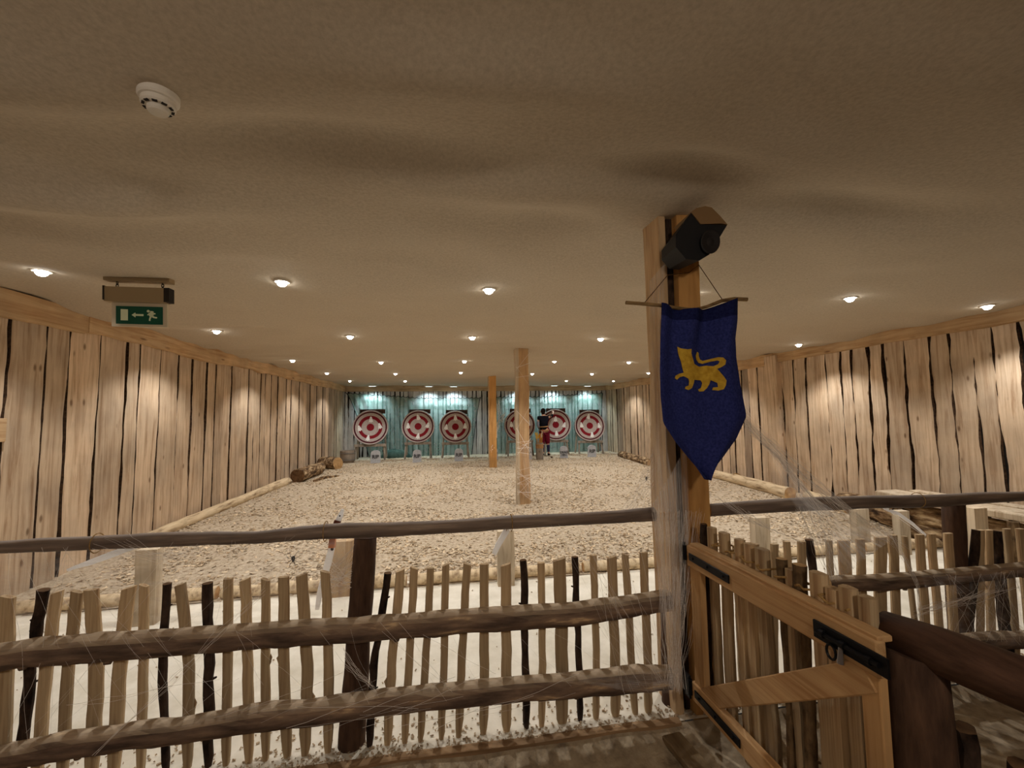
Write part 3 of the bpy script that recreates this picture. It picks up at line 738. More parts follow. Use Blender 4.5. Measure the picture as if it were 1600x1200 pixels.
M['shaft'] = plain('arrow_shaft', srgb(206, 150, 72), .6)
cols = ['yellow']*8+['orange']*3+['white']*3+['red', 'violet']
tilts = []
for k, cname in enumerate(cols):
    a = 2*PI*k/len(cols); r = .03+.06*(k % 3)/2
    b0 = Vector((p.x+r*.6*math.cos(a), p.y+r*.6*math.sin(a), QZ+.07))
    side = -1 if k < 8 else 1
    e = Vector((p.x+(side*.09 if k < 12 else side*.05)+.10*math.cos(a)*.8, p.y+.09*math.sin(a), QZ+.84+ra.uniform(-.05, .09)+(.12 if k > 12 else 0)))
    # keep the shaft inside the barrel mouth
    mouth = b0.lerp(e, (.5)/(e.z-b0.z)); off = Vector((mouth.x-p.x, mouth.y-p.y, 0))
    if off.length > .085: e = e-off*(1-.085/off.length)*1.3
    t2 = thing('arrow', b0, 'arrow with %s feathers standing in the wooden barrel' % cname, 'arrow', 'arrows with %s feathers in the barrel' % cname)
    mb = MB(); mb.tube([b0, e], .005, 6); mb.build('shaft', M['shaft'], t2)
    d = (e-b0).normalized(); mb = MB()
    for q in range(3):
        s_ = d.orthogonal().normalized(); s_.rotate(Matrix.Rotation(q*2*PI/3+k, 3, d)); nn = d.cross(s_)*.0015
        f0, f1 = e-d*.13, e-d*.02
        mb.add([f0-nn, f0+d*.04+s_*.022-nn, f1+s_*.022-nn, f1-nn, f0+nn, f0+d*.04+s_*.022+nn, f1+s_*.022+nn, f1+nn], [(0, 1, 2, 3), (7, 6, 5, 4), (0, 4, 5, 1), (1, 5, 6, 2), (2, 6, 7, 3), (3, 7, 4, 0)])
    mb.build('fletching', FM[cname], t2)

# ================================================================== FENCES
YP = 2.20      # plane of the pickets
def px_w(wpx, p):  # width in metres of wpx pixels at point p
    return wpx*((p-CAM).dot(fw))/FPX
def picket(parent, pts, wd, kind, seed, thick=.032, ydir=1, plane='y', tip=True, top_cut=0.0):
    """split stake: flat ragged section, or a round barked stake"""
    pts = [Vector(p) for p in pts]; rg = random.Random(seed)
    # resample
    out = []; K = 14
    def qb(t):
        if t < .5: return pts[0].lerp(pts[1], t*2)
        return pts[1].lerp(pts[2], t*2-1)
    for k in range(K+1): out.append(qb(k/K))
    out = [out[0]]+[(out[i-1]+out[i]*2+out[i+1])/4 for i in range(1, K)]+[out[-1]]
    mb = MB()
    if kind in ('dark', 'grey', 'round'):
        R = [wd/2*(1+.14*sm_noise(seed*3.3, i*.8)) for i in range(K+1)]
        if tip: R[0] *= .5; R[1] *= .9
        o2 = [p+Vector((wd*.16*sm_noise(seed, i*.6), wd*.1*sm_noise(seed+9, i*.5), 0)) for i, p in enumerate(out)]
        mb.tube(o2, R, 10, wob=.3, seed=seed, capmi=1)
        for k in range(rg.randint(1, 3)):
            i = rg.randrange(3, K-1); sx = rg.choice((-1, 1))
            ax = Vector((sx, .2, .3)) if plane == 'y' else Vector((.2, sx, .3))
            mb.tube([o2[i], o2[i]+ax*wd*.72], [wd*.2, wd*.1], 6)
        mt = [M['barkstake'] if kind == 'dark' else M['barkedstake2'], M['cutdark'] if kind == 'dark' else M['cut']]
    else:
        vs = []; n = 8
        for i, p in enumerate(out):
            wl = wd/2*(1+.12*sm_noise(seed*1.7, i*.7)+.06*sm_noise(seed*4, i*2.1)); wr = wd/2*(1+.12*sm_noise(seed*2.9, i*.7)+.06*sm_noise(seed*6, i*2.1))
            if tip and i == 0: wl *= .45; wr *= .45
            if tip and i == 1: wl *= .85; wr *= .85
            dx = wd*.10*sm_noise(seed+2.2, i*.55); th = thick/2
            sec = [(-wl, -th*.4), (-wl*.8, -th), (wr*.1, -th*1.15), (wr*.85, -th), (wr, -th*.3), (wr*.9, th), (0, th*1.2), (-wl*.85, th)]
            if i == K and top_cut: pass
            for a, b_ in sec:
                zc = (a/wd)*top_cut if i == K else 0
                vs.append(p+(Vector((a+dx, b_*ydir, zc)) if plane == 'y' else Vector((-b_, -(a+dx), zc))))
        mb.add(vs, [(i*n+j, i*n+(j+1) % n, (i+1)*n+(j+1) % n, (i+1)*n+j) for i in range(K) for j in range(n)]+[tuple(range(n))[::-1], tuple(K*n+j for j in range(n))])
        if rg.random() < .5:   # torn splinter of bark
            i = rg.randrange(3, K-3); sx = rg.choice((-1, 1)); b0 = out[i]
            if plane == 'y': mb.add([b0+Vector((sx*wd*.42, 0, 0)), b0+Vector((sx*wd*.72, .004, .035)), b0+Vector((sx*wd*.45, .01, .05)), b0+Vector((sx*wd*.42, .02, .0))], [(0, 1, 2), (0, 2, 3), (0, 3, 1), (1, 3, 2)])
        mt = [M['stake'], M['cut']]
    o = mb.build('picket', mt, parent, loc=tuple(out[0]))
    return o

F1 = thing('picket_fence', (-1.3, YP, 0), 'rustic log-rail fence with split stakes, left of the banner post', 'fence')
# (u top, v top, u middle at v=1050, u foot, width px, kind)
PK = [(12, 932, 10, 8, 27, 's'), (68, 921, 48, 33, 21, 'dark'), (89, 925, 72, 60, 23, 's'), (121, 924, 106, 100, 22, 's'), (143, 921, 151, 146, 28, 's'),
      (201, 918, 187, 179, 27, 's'), (225, 914, 224, 222, 17, 's'), (261, 912, 254, 262, 16, 'dark'), (282, 913, 296, 294, 21, 's'), (324, 911, 327, 326, 18, 'dark'),
      (356, 904, 356, 354, 16, 's'), (384, 905, 387, 390, 18, 's'), (415, 905, 415, 416, 15, 's'), (444, 901, 443, 450, 19, 's'), (471, 898, 481, 477, 20, 's'), (509, 893, 514, 513, 17, 's'),
      (607, 895, 584, 577, 13, 'dark'), (626, 891, 612, 605, 16, 's'), (648, 887, 639, 632, 14, 's'), (673, 887, 665, 656, 13, 's'), (696, 882, 694, 689, 13, 's'),
      (730, 881, 721, 716, 14, 's'), (756, 881, 757, 755, 16, 's'), (790, 882, 791, 792, 18, 's'), (818, 875, 821, 823, 13, 'dark'), (845, 879, 848, 846, 13, 's'),
      (874, 874, 878, 879, 22, 's'), (898, 870, 905, 907, 11, 'dark'), (927, 867, 932, 932, 12, 's'), (956, 870, 961, 963, 17, 's'), (977, 866, 987, 994, 12, 's'), (1005, 863, 1013, 1014, 14, 's')]
for k, (ut, vt, um, ub, wp, kd) in enumerate(PK):
    a = at_y(ut, vt, YP); b_ = at_y(um, 1040, YP); c = at_y(ub, 1165, YP); c.z = -.02
    if b_.z > a.z: b_.z = (a.z+c.z)/2
    wd_ = (at_y(um+wp/2, 1040, YP)-at_y(um-wp/2, 1040, YP)).length*(.80 if um < 300 else .9)
    o = picket(F1, [c, b_, a], wd_, kd, 100+k, thick=.022, top_cut=.014*(k % 3-1))
    if kd == 'dark': o['label'] = 'dark barked stake'
# pickets that go on past the left edge of the picture
x = at_y(12, 932, YP).x-.12; k = 0
while x > WL+.15:
    picket(F1, [(x, YP, -.02), (x+.01, YP, .4), (x+rnd.uniform(-.03, .03), YP, .79+rnd.uniform(-.02, .02))], rnd.uniform(.05, .09), 'dark' if k % 5 == 2 else 's', 180+k); x -= rnd.uniform(.09, .13); k += 1

def rail(parent, cols_, y, mat, seed, name='rail', ext=None, label=None, wob=.12, endl=None, knots=3):
    pts = []; R = []
    C_ = list(cols_)
    for (u, v, d) in C_:
        p = at_y(u, v, y); pts.append(p); R.append(px_w(d, p)/2*.97)
    if ext is not None:
        a, b_ = pts[0], pts[1]; d = (a-b_).normalized()
        pts = [a+d*ext, a+d*ext*.5]+pts; R = [R[0], R[0]]+R
    o2 = []; R2 = []
    for i in range(len(pts)-1):
        for k in range(4): o2.append(pts[i].lerp(pts[i+1], k/4)); R2.append(R[i]+(R[i+1]-R[i])*k/4)
    o2.append(pts[-1]); R2.append(R[-1])
    for i in range(len(o2)): o2[i] = o2[i]+Vector((0, .006*sm_noise(seed, i*.5), .002*sm_noise(seed+3, i*.6))); R2[i] *= 1+.03*sm_noise(seed+6, i*.8)
    mb = MB(); mb.tube(o2, R2, 18, wob=wob, seed=seed, capmi=1)
    rg = random.Random(seed)
    for k in range(knots):
        i = rg.randrange(2, len(o2)-2); a = rg.uniform(-2.2, -.6); s_ = Vector((0, math.cos(a)*-1, math.sin(a))); s_ = Vector((0, -abs(math.cos(a)), math.sin(a)*.8)).normalized()
        mb.tube([o2[i]+s_*R2[i]*.7, o2[i]+s_*R2[i]*1.15], [R2[i]*.38, R2[i]*.22], 8, mi=0)
    o = mb.build(name, [M[mat], M['cut']], parent, loc=tuple(o2[len(o2)//2]))
    for pl in o.data.polygons: pl.use_smooth = len(pl.vertices) == 4
    if label: o['label'] = label
    return o
YR = YP-.075
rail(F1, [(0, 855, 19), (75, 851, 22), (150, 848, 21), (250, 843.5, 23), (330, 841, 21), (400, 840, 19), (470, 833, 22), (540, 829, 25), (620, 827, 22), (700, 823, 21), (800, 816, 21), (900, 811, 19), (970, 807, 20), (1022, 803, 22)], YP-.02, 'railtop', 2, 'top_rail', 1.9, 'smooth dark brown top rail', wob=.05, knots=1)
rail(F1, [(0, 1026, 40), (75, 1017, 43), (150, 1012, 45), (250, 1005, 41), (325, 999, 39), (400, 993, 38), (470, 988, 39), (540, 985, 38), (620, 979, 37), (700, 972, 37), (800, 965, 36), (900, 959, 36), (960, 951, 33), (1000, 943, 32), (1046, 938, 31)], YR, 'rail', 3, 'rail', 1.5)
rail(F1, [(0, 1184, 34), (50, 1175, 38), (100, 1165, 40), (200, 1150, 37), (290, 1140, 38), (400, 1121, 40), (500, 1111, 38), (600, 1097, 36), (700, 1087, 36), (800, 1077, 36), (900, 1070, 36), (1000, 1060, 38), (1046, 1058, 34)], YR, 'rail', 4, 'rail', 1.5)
def fpost(parent, u0, v0, u1, v1, w0, w1, y, seed, label=None):
    a = at_y(u0, v0, y); b_ = at_y(u1, v1, y); b_.z = -.04
    mb = MB(); K = 10; o2 = [b_.lerp(a, k/K) for k in range(K+1)]
    r0, r1 = px_w(w0, a)/2, px_w(w1, b_)/2
    mb.tube(o2, [r1+(r0-r1)*k/K for k in range(K+1)], 14, wob=.12, seed=seed, capmi=0)
    o = mb.build('post', M['darkpost'], parent, loc=tuple(b_), smooth=False)
    for pl in o.data.polygons: pl.use_smooth = len(pl.vertices) == 4
    return o
fpost(F1, 571, 838, 548, 1178, 34, 40, YP+.03, 7)
fpost(F1, 1043, 930, 1050, 1120, 22, 30, YP+.05, 8)
o = fpost(F1, 130, 838, 130, 1178, 1, 1, YP+.03, 9); bpy.data.objects.remove(o)
mb = MB(); mb.tube([(-2.6, YP+.03, -.04), (-2.6, YP+.03, .5), (-2.58, YP+.03, .95)], [.065, .06, .055], 14, wob=.12, seed=3); mb.build('post', M['darkpost'], F1, loc=(-2.6, YP+.03, 0))
# sill under the fence
t = tag(MB().build('sill_board', M['beamx']) if False else thing('sill_plank', (-1.2, 2.1, 0), 'long worn wooden sill plank on the ground before the left fence', 'plank'))
mb = MB(); vs = []; K = 60
for k in range(K+1):
    x = WL+.1+(1.16-WL-.1)*k/K; y0 = 2.085+.012*sm_noise(3, x*3); zt = .006+.006*sm_noise(5, x*4)
    vs += [(x, y0, -.06), (x, y0, zt), (x, y0+.045, zt), (x, y0+.045, -.06)]
mb.add(vs, [(k*4+j, k*4+(j+1) % 4, k*4+4+(j+1) % 4, k*4+4+j) for k in range(K) for j in range(4)]+[(0, 1, 2, 3), tuple(K*4+j for j in range(4))])
mb.build('plank', wood('worn_sill', srgb(168, 138, 104), srgb(112, 86, 60), 'x', 20, .1), t)

# right-hand fence
F2 = thing('picket_fence', (3.6, YP, 0), 'rustic log-rail fence with split stakes, right of the gate', 'fence')
PK2 = [(1150, 852, 1155, 1160, 13, 's'), (1180, 850, 1183, 1186, 12, 's'), (1210, 850, 1209, 1208, 13, 's'), (1229, 846, 1236, 1240, 11, 's'), (1252, 846, 1256, 1260, 14, 's'), (1265, 843, 1277, 1285, 12, 'dark'), (1295, 844, 1301, 1304, 9, 's'),
       (1318, 844, 1324, 1327, 22, 's'), (1344, 842, 1348, 1352, 14, 's'), (1376, 839, 1375, 1378, 22, 's'), (1395, 836, 1400, 1404, 15, 's'), (1413, 838, 1428, 1440, 6, 's'),
       (1436, 835, 1445, 1450, 14, 's'), (1454, 834, 1466, 1472, 12, 's'), (1481, 833, 1489, 1494, 14, 's'),
       (1525, 828, 1516, 1512, 11, 'dark'), (1532, 828, 1532, 1530, 10, 's'), (1544, 828, 1548, 1550, 12, 's'), (1554, 829, 1568, 1576, 14, 'dark'), (1573, 826, 1584, 1588, 11, 's'), (1593, 826, 1606, 1612, 12, 's')]
for k, (ut, vt, um, ub, wp, kd) in enumerate(PK2):
    a = at_y(ut, vt, YP); b_ = at_y(um, 960, YP); c = at_y(ub, 1040, YP); c.z = -.02
    if b_.z > a.z: b_.z = .4
    wd_ = (at_y(ut+wp/2, vt, YP)-at_y(ut-wp/2, vt, YP)).length*.82
    picket(F2, [c, b_, a], wd_, kd, 300+k, thick=.022)
x = at_y(1612, 830, YP).x+.1; k = 0
while x < 6.0:
    picket(F2, [(x, YP, -.02), (x+.01, YP, .4), (x+rnd.uniform(-.03, .03), YP, .80+rnd.uniform(-.02, .02))], rnd.uniform(.05, .09), 'dark' if k % 4 == 2 else 's', 380+k); x += rnd.uniform(.09, .13); k += 1
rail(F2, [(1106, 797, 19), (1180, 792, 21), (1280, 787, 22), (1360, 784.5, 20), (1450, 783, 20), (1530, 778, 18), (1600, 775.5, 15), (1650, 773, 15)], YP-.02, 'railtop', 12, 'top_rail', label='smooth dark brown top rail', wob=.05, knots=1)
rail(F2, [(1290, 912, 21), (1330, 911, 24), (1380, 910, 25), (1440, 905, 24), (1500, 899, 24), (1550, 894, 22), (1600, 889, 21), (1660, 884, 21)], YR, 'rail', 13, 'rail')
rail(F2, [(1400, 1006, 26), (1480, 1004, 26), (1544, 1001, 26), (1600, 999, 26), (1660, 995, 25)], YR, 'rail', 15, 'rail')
fpost(F2, 1489, 785, 1502, 1050, 28, 27, YP+.04, 17)

# ---- gate, swung open towards the corridor
GX = 1.20
G = thing('gate', (GX, 2.0, .1), 'pine gate with black strap hinges and round stakes, open between the two fences', 'gate')
def gbar(a, b_, h, th, mat, name, label=None):
    a, b_ = Vector(a), Vector(b_); d = (b_-a); L = d.length; ang = math.atan2(d.z, -d.y)
    mb = MB(); R = Matrix.Rotation(math.atan2(d.z, d.y), 3, 'X')
    mb.bbox((a+b_)/2, (th, L, h), .004, R=R); o = mb.build(name, mat, G, loc=tuple(a))
    if label: o['label'] = label
gbar((GX, 2.02, .845), (GX, 1.065, .86), .10, .034, M['gate'], 'top_rail')
mb = MB(); mb.bbox((GX+.02, 1.54, .905), (.05, .94, .018), .003, R=Matrix.Rotation(-.015, 3, 'X')); mb.build('cap_board', M['gate'], G, loc=(GX, 1.53, .9))
gbar((GX, 2.02, .20), (GX, 1.04, .21), .09, .034, M['gate'], 'bottom_rail')
gbar((GX+.002, 1.93, .215), (GX+.002, 1.10, .80), .085, .03, M['gate'], 'diagonal_brace')
for y, w_ in ((1.965, .085), (1.10, .06)):
    mb = MB(); mb.bbox((GX+.006, y, .52), (.03, w_, .66), .004); mb.build('stile', M['gatez'], G, loc=(GX, y, .2))
GP = [(1099, 818, 11, 'dark'), (1112, 821, 12, 's'), (1132, 829, 16, 's'), (1155, 840, 13, 's'), (1171, 847, 13, 's'), (1191, 855, 22, 's'), (1221, 873, 16, 'grey'), (1237, 889, 14, 's'), (1249, 882, 18, 'grey'), (1278, 894, 26, 's'), (1303, 919, 20, 's'), (1324, 917, 24, 's'), (1356, 933, 22, 's')]
for k, (u, v, wp, kd) in enumerate(GP):
    a = at_x(u, v, GX+.065); wd = max(.035, px_w(wp, a)*1.0)
    a.z = min(a.z, 1.0)
    picket(G, [(a.x, a.y+rnd.uniform(-.01, .01), .10+rnd.uniform(-.03, .02)), (a.x, a.y+rnd.uniform(-.012, .012), .5), a], min(wd, .075), kd, 500+k, plane='x', tip=False)
# rope weaving the stake heads together
mb = MB(); pts = []
for k in range(61):
    y = 1.93-(1.93-1.2)*k/60; pts.append((GX+.065+(.036 if (k//2) % 4 < 2 else -.034), y, .935+.006*math.sin(k)))
mb.tube(pts, .004, 6); mb.build('rope', M['rope'], G, loc=pts[0])
# hinges
for z, L in ((.86, .30), (.215, .32)):
    mb = MB(); mb.bbox((GX-.021, 1.99-L/2, z-.012), (.006, L, .036), .002)
    for q in (.12, .5, .88): mb.lathe([(.006, 0), (.006, .004), (.003, .006)], (GX-.024, 1.99-L*q, z-.012), 8, Matrix.Rotation(-PI/2, 3, 'Y'))
    mb.lathe([(.011, -.04), (.011, .03)], (GX-.02, 2.03, z), 12)
    mb.build('strap_hinge', M['metal'], G, loc=(GX, 1.98, z))
    mb = MB(); mb.bbox((GX-.018, 2.055, z-.01), (.012, .045, .11), .002); mb.build('hinge_plate', M['metal'], G, loc=(GX, 2.06, z))
# bolt latch
t2 = MB(); t2.bbox((GX-.020, 1.15, .855), (.008, .24, .055), .002, R=Matrix.Rotation(-.01, 3, 'X')); lt = t2.build('bolt_latch', M['metal'], G, loc=(GX, 1.15, .85))
mb = MB(); mb.tube([(GX-.030, 1.25, .853), (GX-.030, 1.05, .857)], .007, 8)
for y in (1.23, 1.16, 1.08): mb.lathe([(.012, -.008), (.012, .008)], (GX-.028, y, .855), 10, Matrix.Rotation(PI/2, 3, 'X'))
mb.build('bolt', M['metal'], lt, loc=(GX, 1.15, .85))
mb = MB(); mb.tube([(GX-.03, 1.20+.016*math.cos(a_), .815+.022*math.sin(a_)) for a_ in [2*PI*q/14 for q in range(15)]], .004, 6); mb.build('ring', M['metal'], lt, loc=(GX, 1.2, .81))
mb = MB(); mb.tube([(GX-.03, 1.165, .85), (GX-.035, 1.165, .80)], [.006, .009], 8); mb.build('pull', M['steel'], lt, loc=(GX, 1.165, .8))

# ---- rail of the corridor beyond the gate
F3 = thing('log_railing', (1.42, .9, 0), 'dark stained round log handrail on a thick post, right of the gate', 'railing')
a = at_z(1380, 984, .885); b_ = at_z(1600, 1068, .885); d = (b_-a).normalized(); e = a+d*1.9
mb = MB(); K = 14; pts = [a.lerp(e, k/K) for k in range(K+1)]
mb.tube(pts, [.056]+[.063]*13+[.063], 22, wob=.06, seed=5)
o = mb.build('handrail', M['handrail'], F3, loc=tuple(a))
for pl in o.data.polygons: pl.use_smooth = len(pl.vertices) == 4
pc = at_y(1432, 1060, a.y-.07); RP = px_w(84, pc)/2
mb = MB(); mb.tube([(pc.x, pc.y+.0, z) for z in (-.05, .2, .45, .7, .86)], [RP*1.06, RP*1.03, RP, RP*.97, RP*.92], 20, wob=.08, seed=6)
o = mb.build('post', M['darkpost'], F3, loc=(pc.x, pc.y, 0))
for pl in o.data.polygons: pl.use_smooth = len(pl.vertices) == 4
for k in range(8):
    q = at_x(1508, 1136, 1.50); y = q.y-.125*k+(-.0)
    picket(F3, [(1.50, y, -.05), (1.50, y, .3), (1.50, y, q.z-.01*(k % 2))], .055, 's' if False else 'dark', 700+k, plane='x', tip=False)
mb = MB(); mb.tube([(1.44, pc.y, .22), (1.44, -.6, .22)], .045, 12, wob=.1, seed=8); mb.build('rail', M['handrail'], F3, loc=(1.44, pc.y, .22))
mb = MB(); mb.tube([(1.44, -.65, -.05), (1.44, -.65, .86)], .08, 14, wob=.1, seed=8); mb.build('post', M['darkpost'], F3, loc=(1.44, -.65, 0))

# ================================================================== BANNER, SPEAKER
YBN = 1.93
def bz(u, v): p = at_y(u, v, YBN); return p
T = thing('banner', at_y(1090, 470, YBN), 'blue swallow-pointed cloth banner with a yellow cat, hung from a stick', 'banner')
A0, A1 = at_y(978, 473, YBN), at_y(1167, 468, YBN)
mb = MB(); pts = [at_y(u, v, YBN+dy) for u, v, dy in ((978, 473, 0), (1005, 475, 0), (1028, 477, .0), (1062, 482, .0), (1085, 484, 0), (1105, 479, 0), (1128, 470, 0), (1148, 467, 0), (1167, 468, 0))]
mb.tube(pts, [.0085, .0095, .009, .0085, .008, .008, .009, .0095, .0105], 9, wob=.3, seed=3); mb.build('stick', M['stick'], T, loc=tuple(pts[0]))
# cloth outline: left and right edges by height fraction
Lft = [(1027, 476), (1026, 500), (1024, 540), (1023, 580), (1024, 620), (1028, 660), (1048, 690), (1070, 716), (1099, 748)]
Rgt = [(1151, 466), (1150, 500), (1146, 530), (1147, 560), (1153, 600), (1163, 650), (1148, 685), (1125, 718), (1101, 748)]
def edge(E, t):
    x = t*(len(E)-1); i = min(int(x), len(E)-2); f = x-i
    return (E[i][0]+(E[i+1][0]-E[i][0])*f, E[i][1]+(E[i+1][1]-E[i][1])*f)
def cloth_y(s, t):
    f = math.sin(min(1, t*2.2)*PI/2)
    g_ = (1-.75*t)
    return YBN-.012-0.032*g_*math.sin(s*15+1.2+1.5*t)*(.3+.7*(1-t)) - .026*math.sin(s*7.5+t*3)*(.5+.5*t) - .02*t
def cloth_pt(s, t, off=0.0):
    l, r = edge(Lft, t), edge(Rgt, t)
    u = l[0]+(r[0]-l[0])*s; v = l[1]+(r[1]-l[1])*s
    if t < .25: v += 14*math.sin(PI*s)*(1-t/.25)*.9*(1 if s < .9 else 1)
    if t > .55: v += 0
    return at_y(u, v, YBN)+Vector((0, cloth_y(s, t)-YBN-off, 0))
NS, NT = 48, 60; mb = MB(); vs = []
for j in range(NT+1):
    for i in range(NS+1): vs.append(cloth_pt(i/NS, j/NT))
W = NS+1
fs = [(j*W+i, j*W+i+1, (j+1)*W+i+1, (j+1)*W+i) for j in range(NT) for i in range(NS)]
mb.add(vs, fs); mb.m = [1 if (k//NS) < 6 else 0 for k in range(len(fs))]
o = mb.build('cloth', [M['banner'], M['bannerhem']], T, smooth=True, fix=False)
sol = o.modifiers.new('thick', 'SOLIDIFY'); sol.thickness = .002; sol.offset = 1
# yellow cat cut-out: outline in picture units (crop of 2.608 px per px)
cat = [(250, 632), (262, 640), (284, 645), (300, 643), (300, 660), (304, 672), (312, 688), (318, 702), (345, 712), (372, 708), (392, 712), (404, 705), (408, 694), (402, 690), (385, 693), (360, 700), (343, 696), (332, 684), (328, 668), (336, 652), (344, 655), (344, 668), (350, 682), (362, 688), (385, 682), (404, 677), (418, 680), (426, 692), (424, 708), (412, 718), (402, 724), (412, 742), (420, 756), (428, 772), (426, 790), (420, 806), (405, 811), (388, 808), (390, 798), (404, 797), (402, 780), (384, 768), (380, 784), (372, 800), (360, 812), (342, 814), (336, 806), (350, 798), (356, 780), (350, 768), (318, 766), (315, 780), (306, 800), (292, 808), (278, 803), (280, 794), (292, 790), (294, 774), (290, 762), (272, 752), (258, 756), (248, 766), (240, 760), (242, 750), (256, 742), (272, 738), (266, 716), (262, 694), (256, 674), (252, 655)]
cat = [(960+x/2.608, 300+y/2.608) for x, y in cat]
bm = bmesh.new(); vv = [bm.verts.new((x, -y, 0)) for x, y in cat]; f = bm.faces.new(vv)
bmesh.ops.triangulate(bm, faces=[f]); bmesh.ops.subdivide_edges(bm, edges=bm.edges[:], cuts=2, use_grid_fill=True)
def inv_cloth(u, v):
    best = None
    t0 = (v-470)/275
    for j in range(90):
        t = j/90; l, r = edge(Lft, t), edge(Rgt, t); s = (u-l[0])/(r[0]-l[0]+1e-6)
        vv_ = l[1]+(r[1]-l[1])*s
        e_ = abs(vv_-v)
        if best is None or e_ < best[0]: best = (e_, s, t)
    return best[1], best[2]
mb = MB(); idx = {}
for v_ in bm.verts:
    s, t_ = inv_cloth(v_.co.x, -v_.co.y); idx[v_] = len(mb.v); p = at_y(v_.co.x, -v_.co.y, YBN); p.y += cloth_y(s, t_)-YBN-.005
    mb.v.append(tuple(p))
for f in bm.faces: mb.f.append(tuple(idx[v_] for v_ in f.verts)); mb.m.append(0)
bm.free()
o = mb.build('cat_emblem', M['gold'], T, fix=True); sol = o.modifiers.new('thick', 'SOLIDIFY'); sol.thickness = .002; sol.offset = 0
mb = MB(); nail = Vector((1.33, 2.125, 2.33)); mb.tube([pts[-3]+Vector((0, 0, .01)), at_y(1092, 414, 2.10), nail], .0022, 5); mb.tube([pts[1]+Vector((0.01, 0, .01)), at_y(1043, 430, 2.10), nail], .0022, 5)
mb.build('string', M['string'], T, loc=tuple(nail))

# speaker
SPK = thing('wall_speaker', (1.36, 2.06, 2.5), 'black angular loudspeaker fixed high on the banner post under the ceiling', 'speaker')
ys = 2.0
poly = [(1078, 331), (1056, 362), (1055, 384), (1062, 396), (1078, 405), (1094, 407), (1106, 401), (1117, 386), (1127, 368), (1137, 351), (1128, 338), (1118, 326), (1104, 322), (1090, 324)]
c0 = Vector((0, 0, 0))
front = [at_y(u, v, 1.92) for u, v in poly]
# real cabinet: hexagonal wedge, wider at the back, axis pointing to the camera side and down
mb = MB()
def fr(p2, y): return at_y(p2[0], p2[1], y)
body = [(1080, 332), (1056, 366), (1056, 386), (1072, 405), (1093, 407), (1108, 398), (1136, 352), (1095, 350)]
n = len(body); F_ = [fr(q, 1.90) for q in body]; Bk = [p+Vector((.01, .20, .0)) for p in F_]
cen = sum(Bk, Vector())/n; Bk = [cen+(p-cen)*.8 for p in Bk]
for p in Bk: p.z = min(p.z, CEIL-.03)
mb.add(F_+Bk, [tuple(range(n)), tuple(range(n, 2*n))[::-1]]+[(i, (i+1) % n, n+(i+1) % n, n+i) for i in range(n)])
mb.build('cabinet', M['speakerdark'], SPK)
top = [(1080, 331), (1088, 325), (1102, 322), (1112, 324), (1125, 337), (1137, 351), (1128, 349), (1095, 350)]
mb = MB(); n = len(top); F_ = [fr(q, 1.895) for q in top]; Bk = [p+Vector((.01, .18, 0)) for p in F_]
for p in Bk: p.z = min(p.z, CEIL-.02)
mb.add(F_+Bk, [tuple(range(n)), tuple(range(n, 2*n))[::-1]]+[(i, (i+1) % n, n+(i+1) % n, n+i) for i in range(n)]); mb.build('top_panel', M['speakertan'], SPK)['label'] = 'brown top panel'
mb = MB(); cc = fr((1109, 378), 1.888); Rr = Matrix.Rotation(.35, 3, 'Y') @ Matrix.Rotation(PI/2, 3, 'X')
prof = [(.048, 0), (.052, .006), (.046, .010), (.02, .004), (.004, .008)]
mb.lathe(prof, cc, 24, Rr @ Matrix.Scale(1.25, 3, Vector((0, 1, 0)))); mb.build('woofer_grille', plain('speaker_cone', srgb(30, 26, 25), .7), SPK)
mb = MB(); mb.tube([(1.30, 2.11, 2.44), (1.22, 2.05, 2.47), (1.24, 1.98, 2.47)], .006, 6); mb.bbox((1.33, 2.11, 2.45), (.07, .03, .10)); mb.build('bracket', M['metal'], SPK)
mb = MB(); mb.tube([(1.24, 2.12, 2.44), (1.225, 2.07, 2.42), (1.25, 2.0, 2.46)], .004, 6); mb.build('cable', M['metal'], SPK)

# ================================================================== CEILING FITTINGS
dx, dy = -.929, 1.473; dz = ceil_z(dx, dy)
T = thing('smoke_detector', (dx, dy, dz), 'round white smoke detector on the ceiling, top left', 'smoke detector')
mb = MB(); mb.lathe([(.056, .01), (.056, -.012), (.052, -.018), (.046, -.020)], (dx, dy, dz), 36); mb.build('base', M['white'], T, smooth=False)
mb = MB(); mb.lathe([(.046, -.018), (.047, -.034), (.042, -.040), (.034, -.041)], (dx, dy, dz), 36)
mb.lathe([(.030, -.038), (.030, -.052), (.026, -.058), (.01, -.060)], (dx, dy, dz), 30); mb.build('sensing_head', M['white'], T)
mb = MB()
for k in range(10):
    a = 2*PI*k/10; mb.box((dx+.038*math.cos(a), dy+.038*math.sin(a), dz-.041), (.008, .014, .004), Matrix.Rotation(a, 3, 'Z'))
mb.build('vents', M['grille'], T)

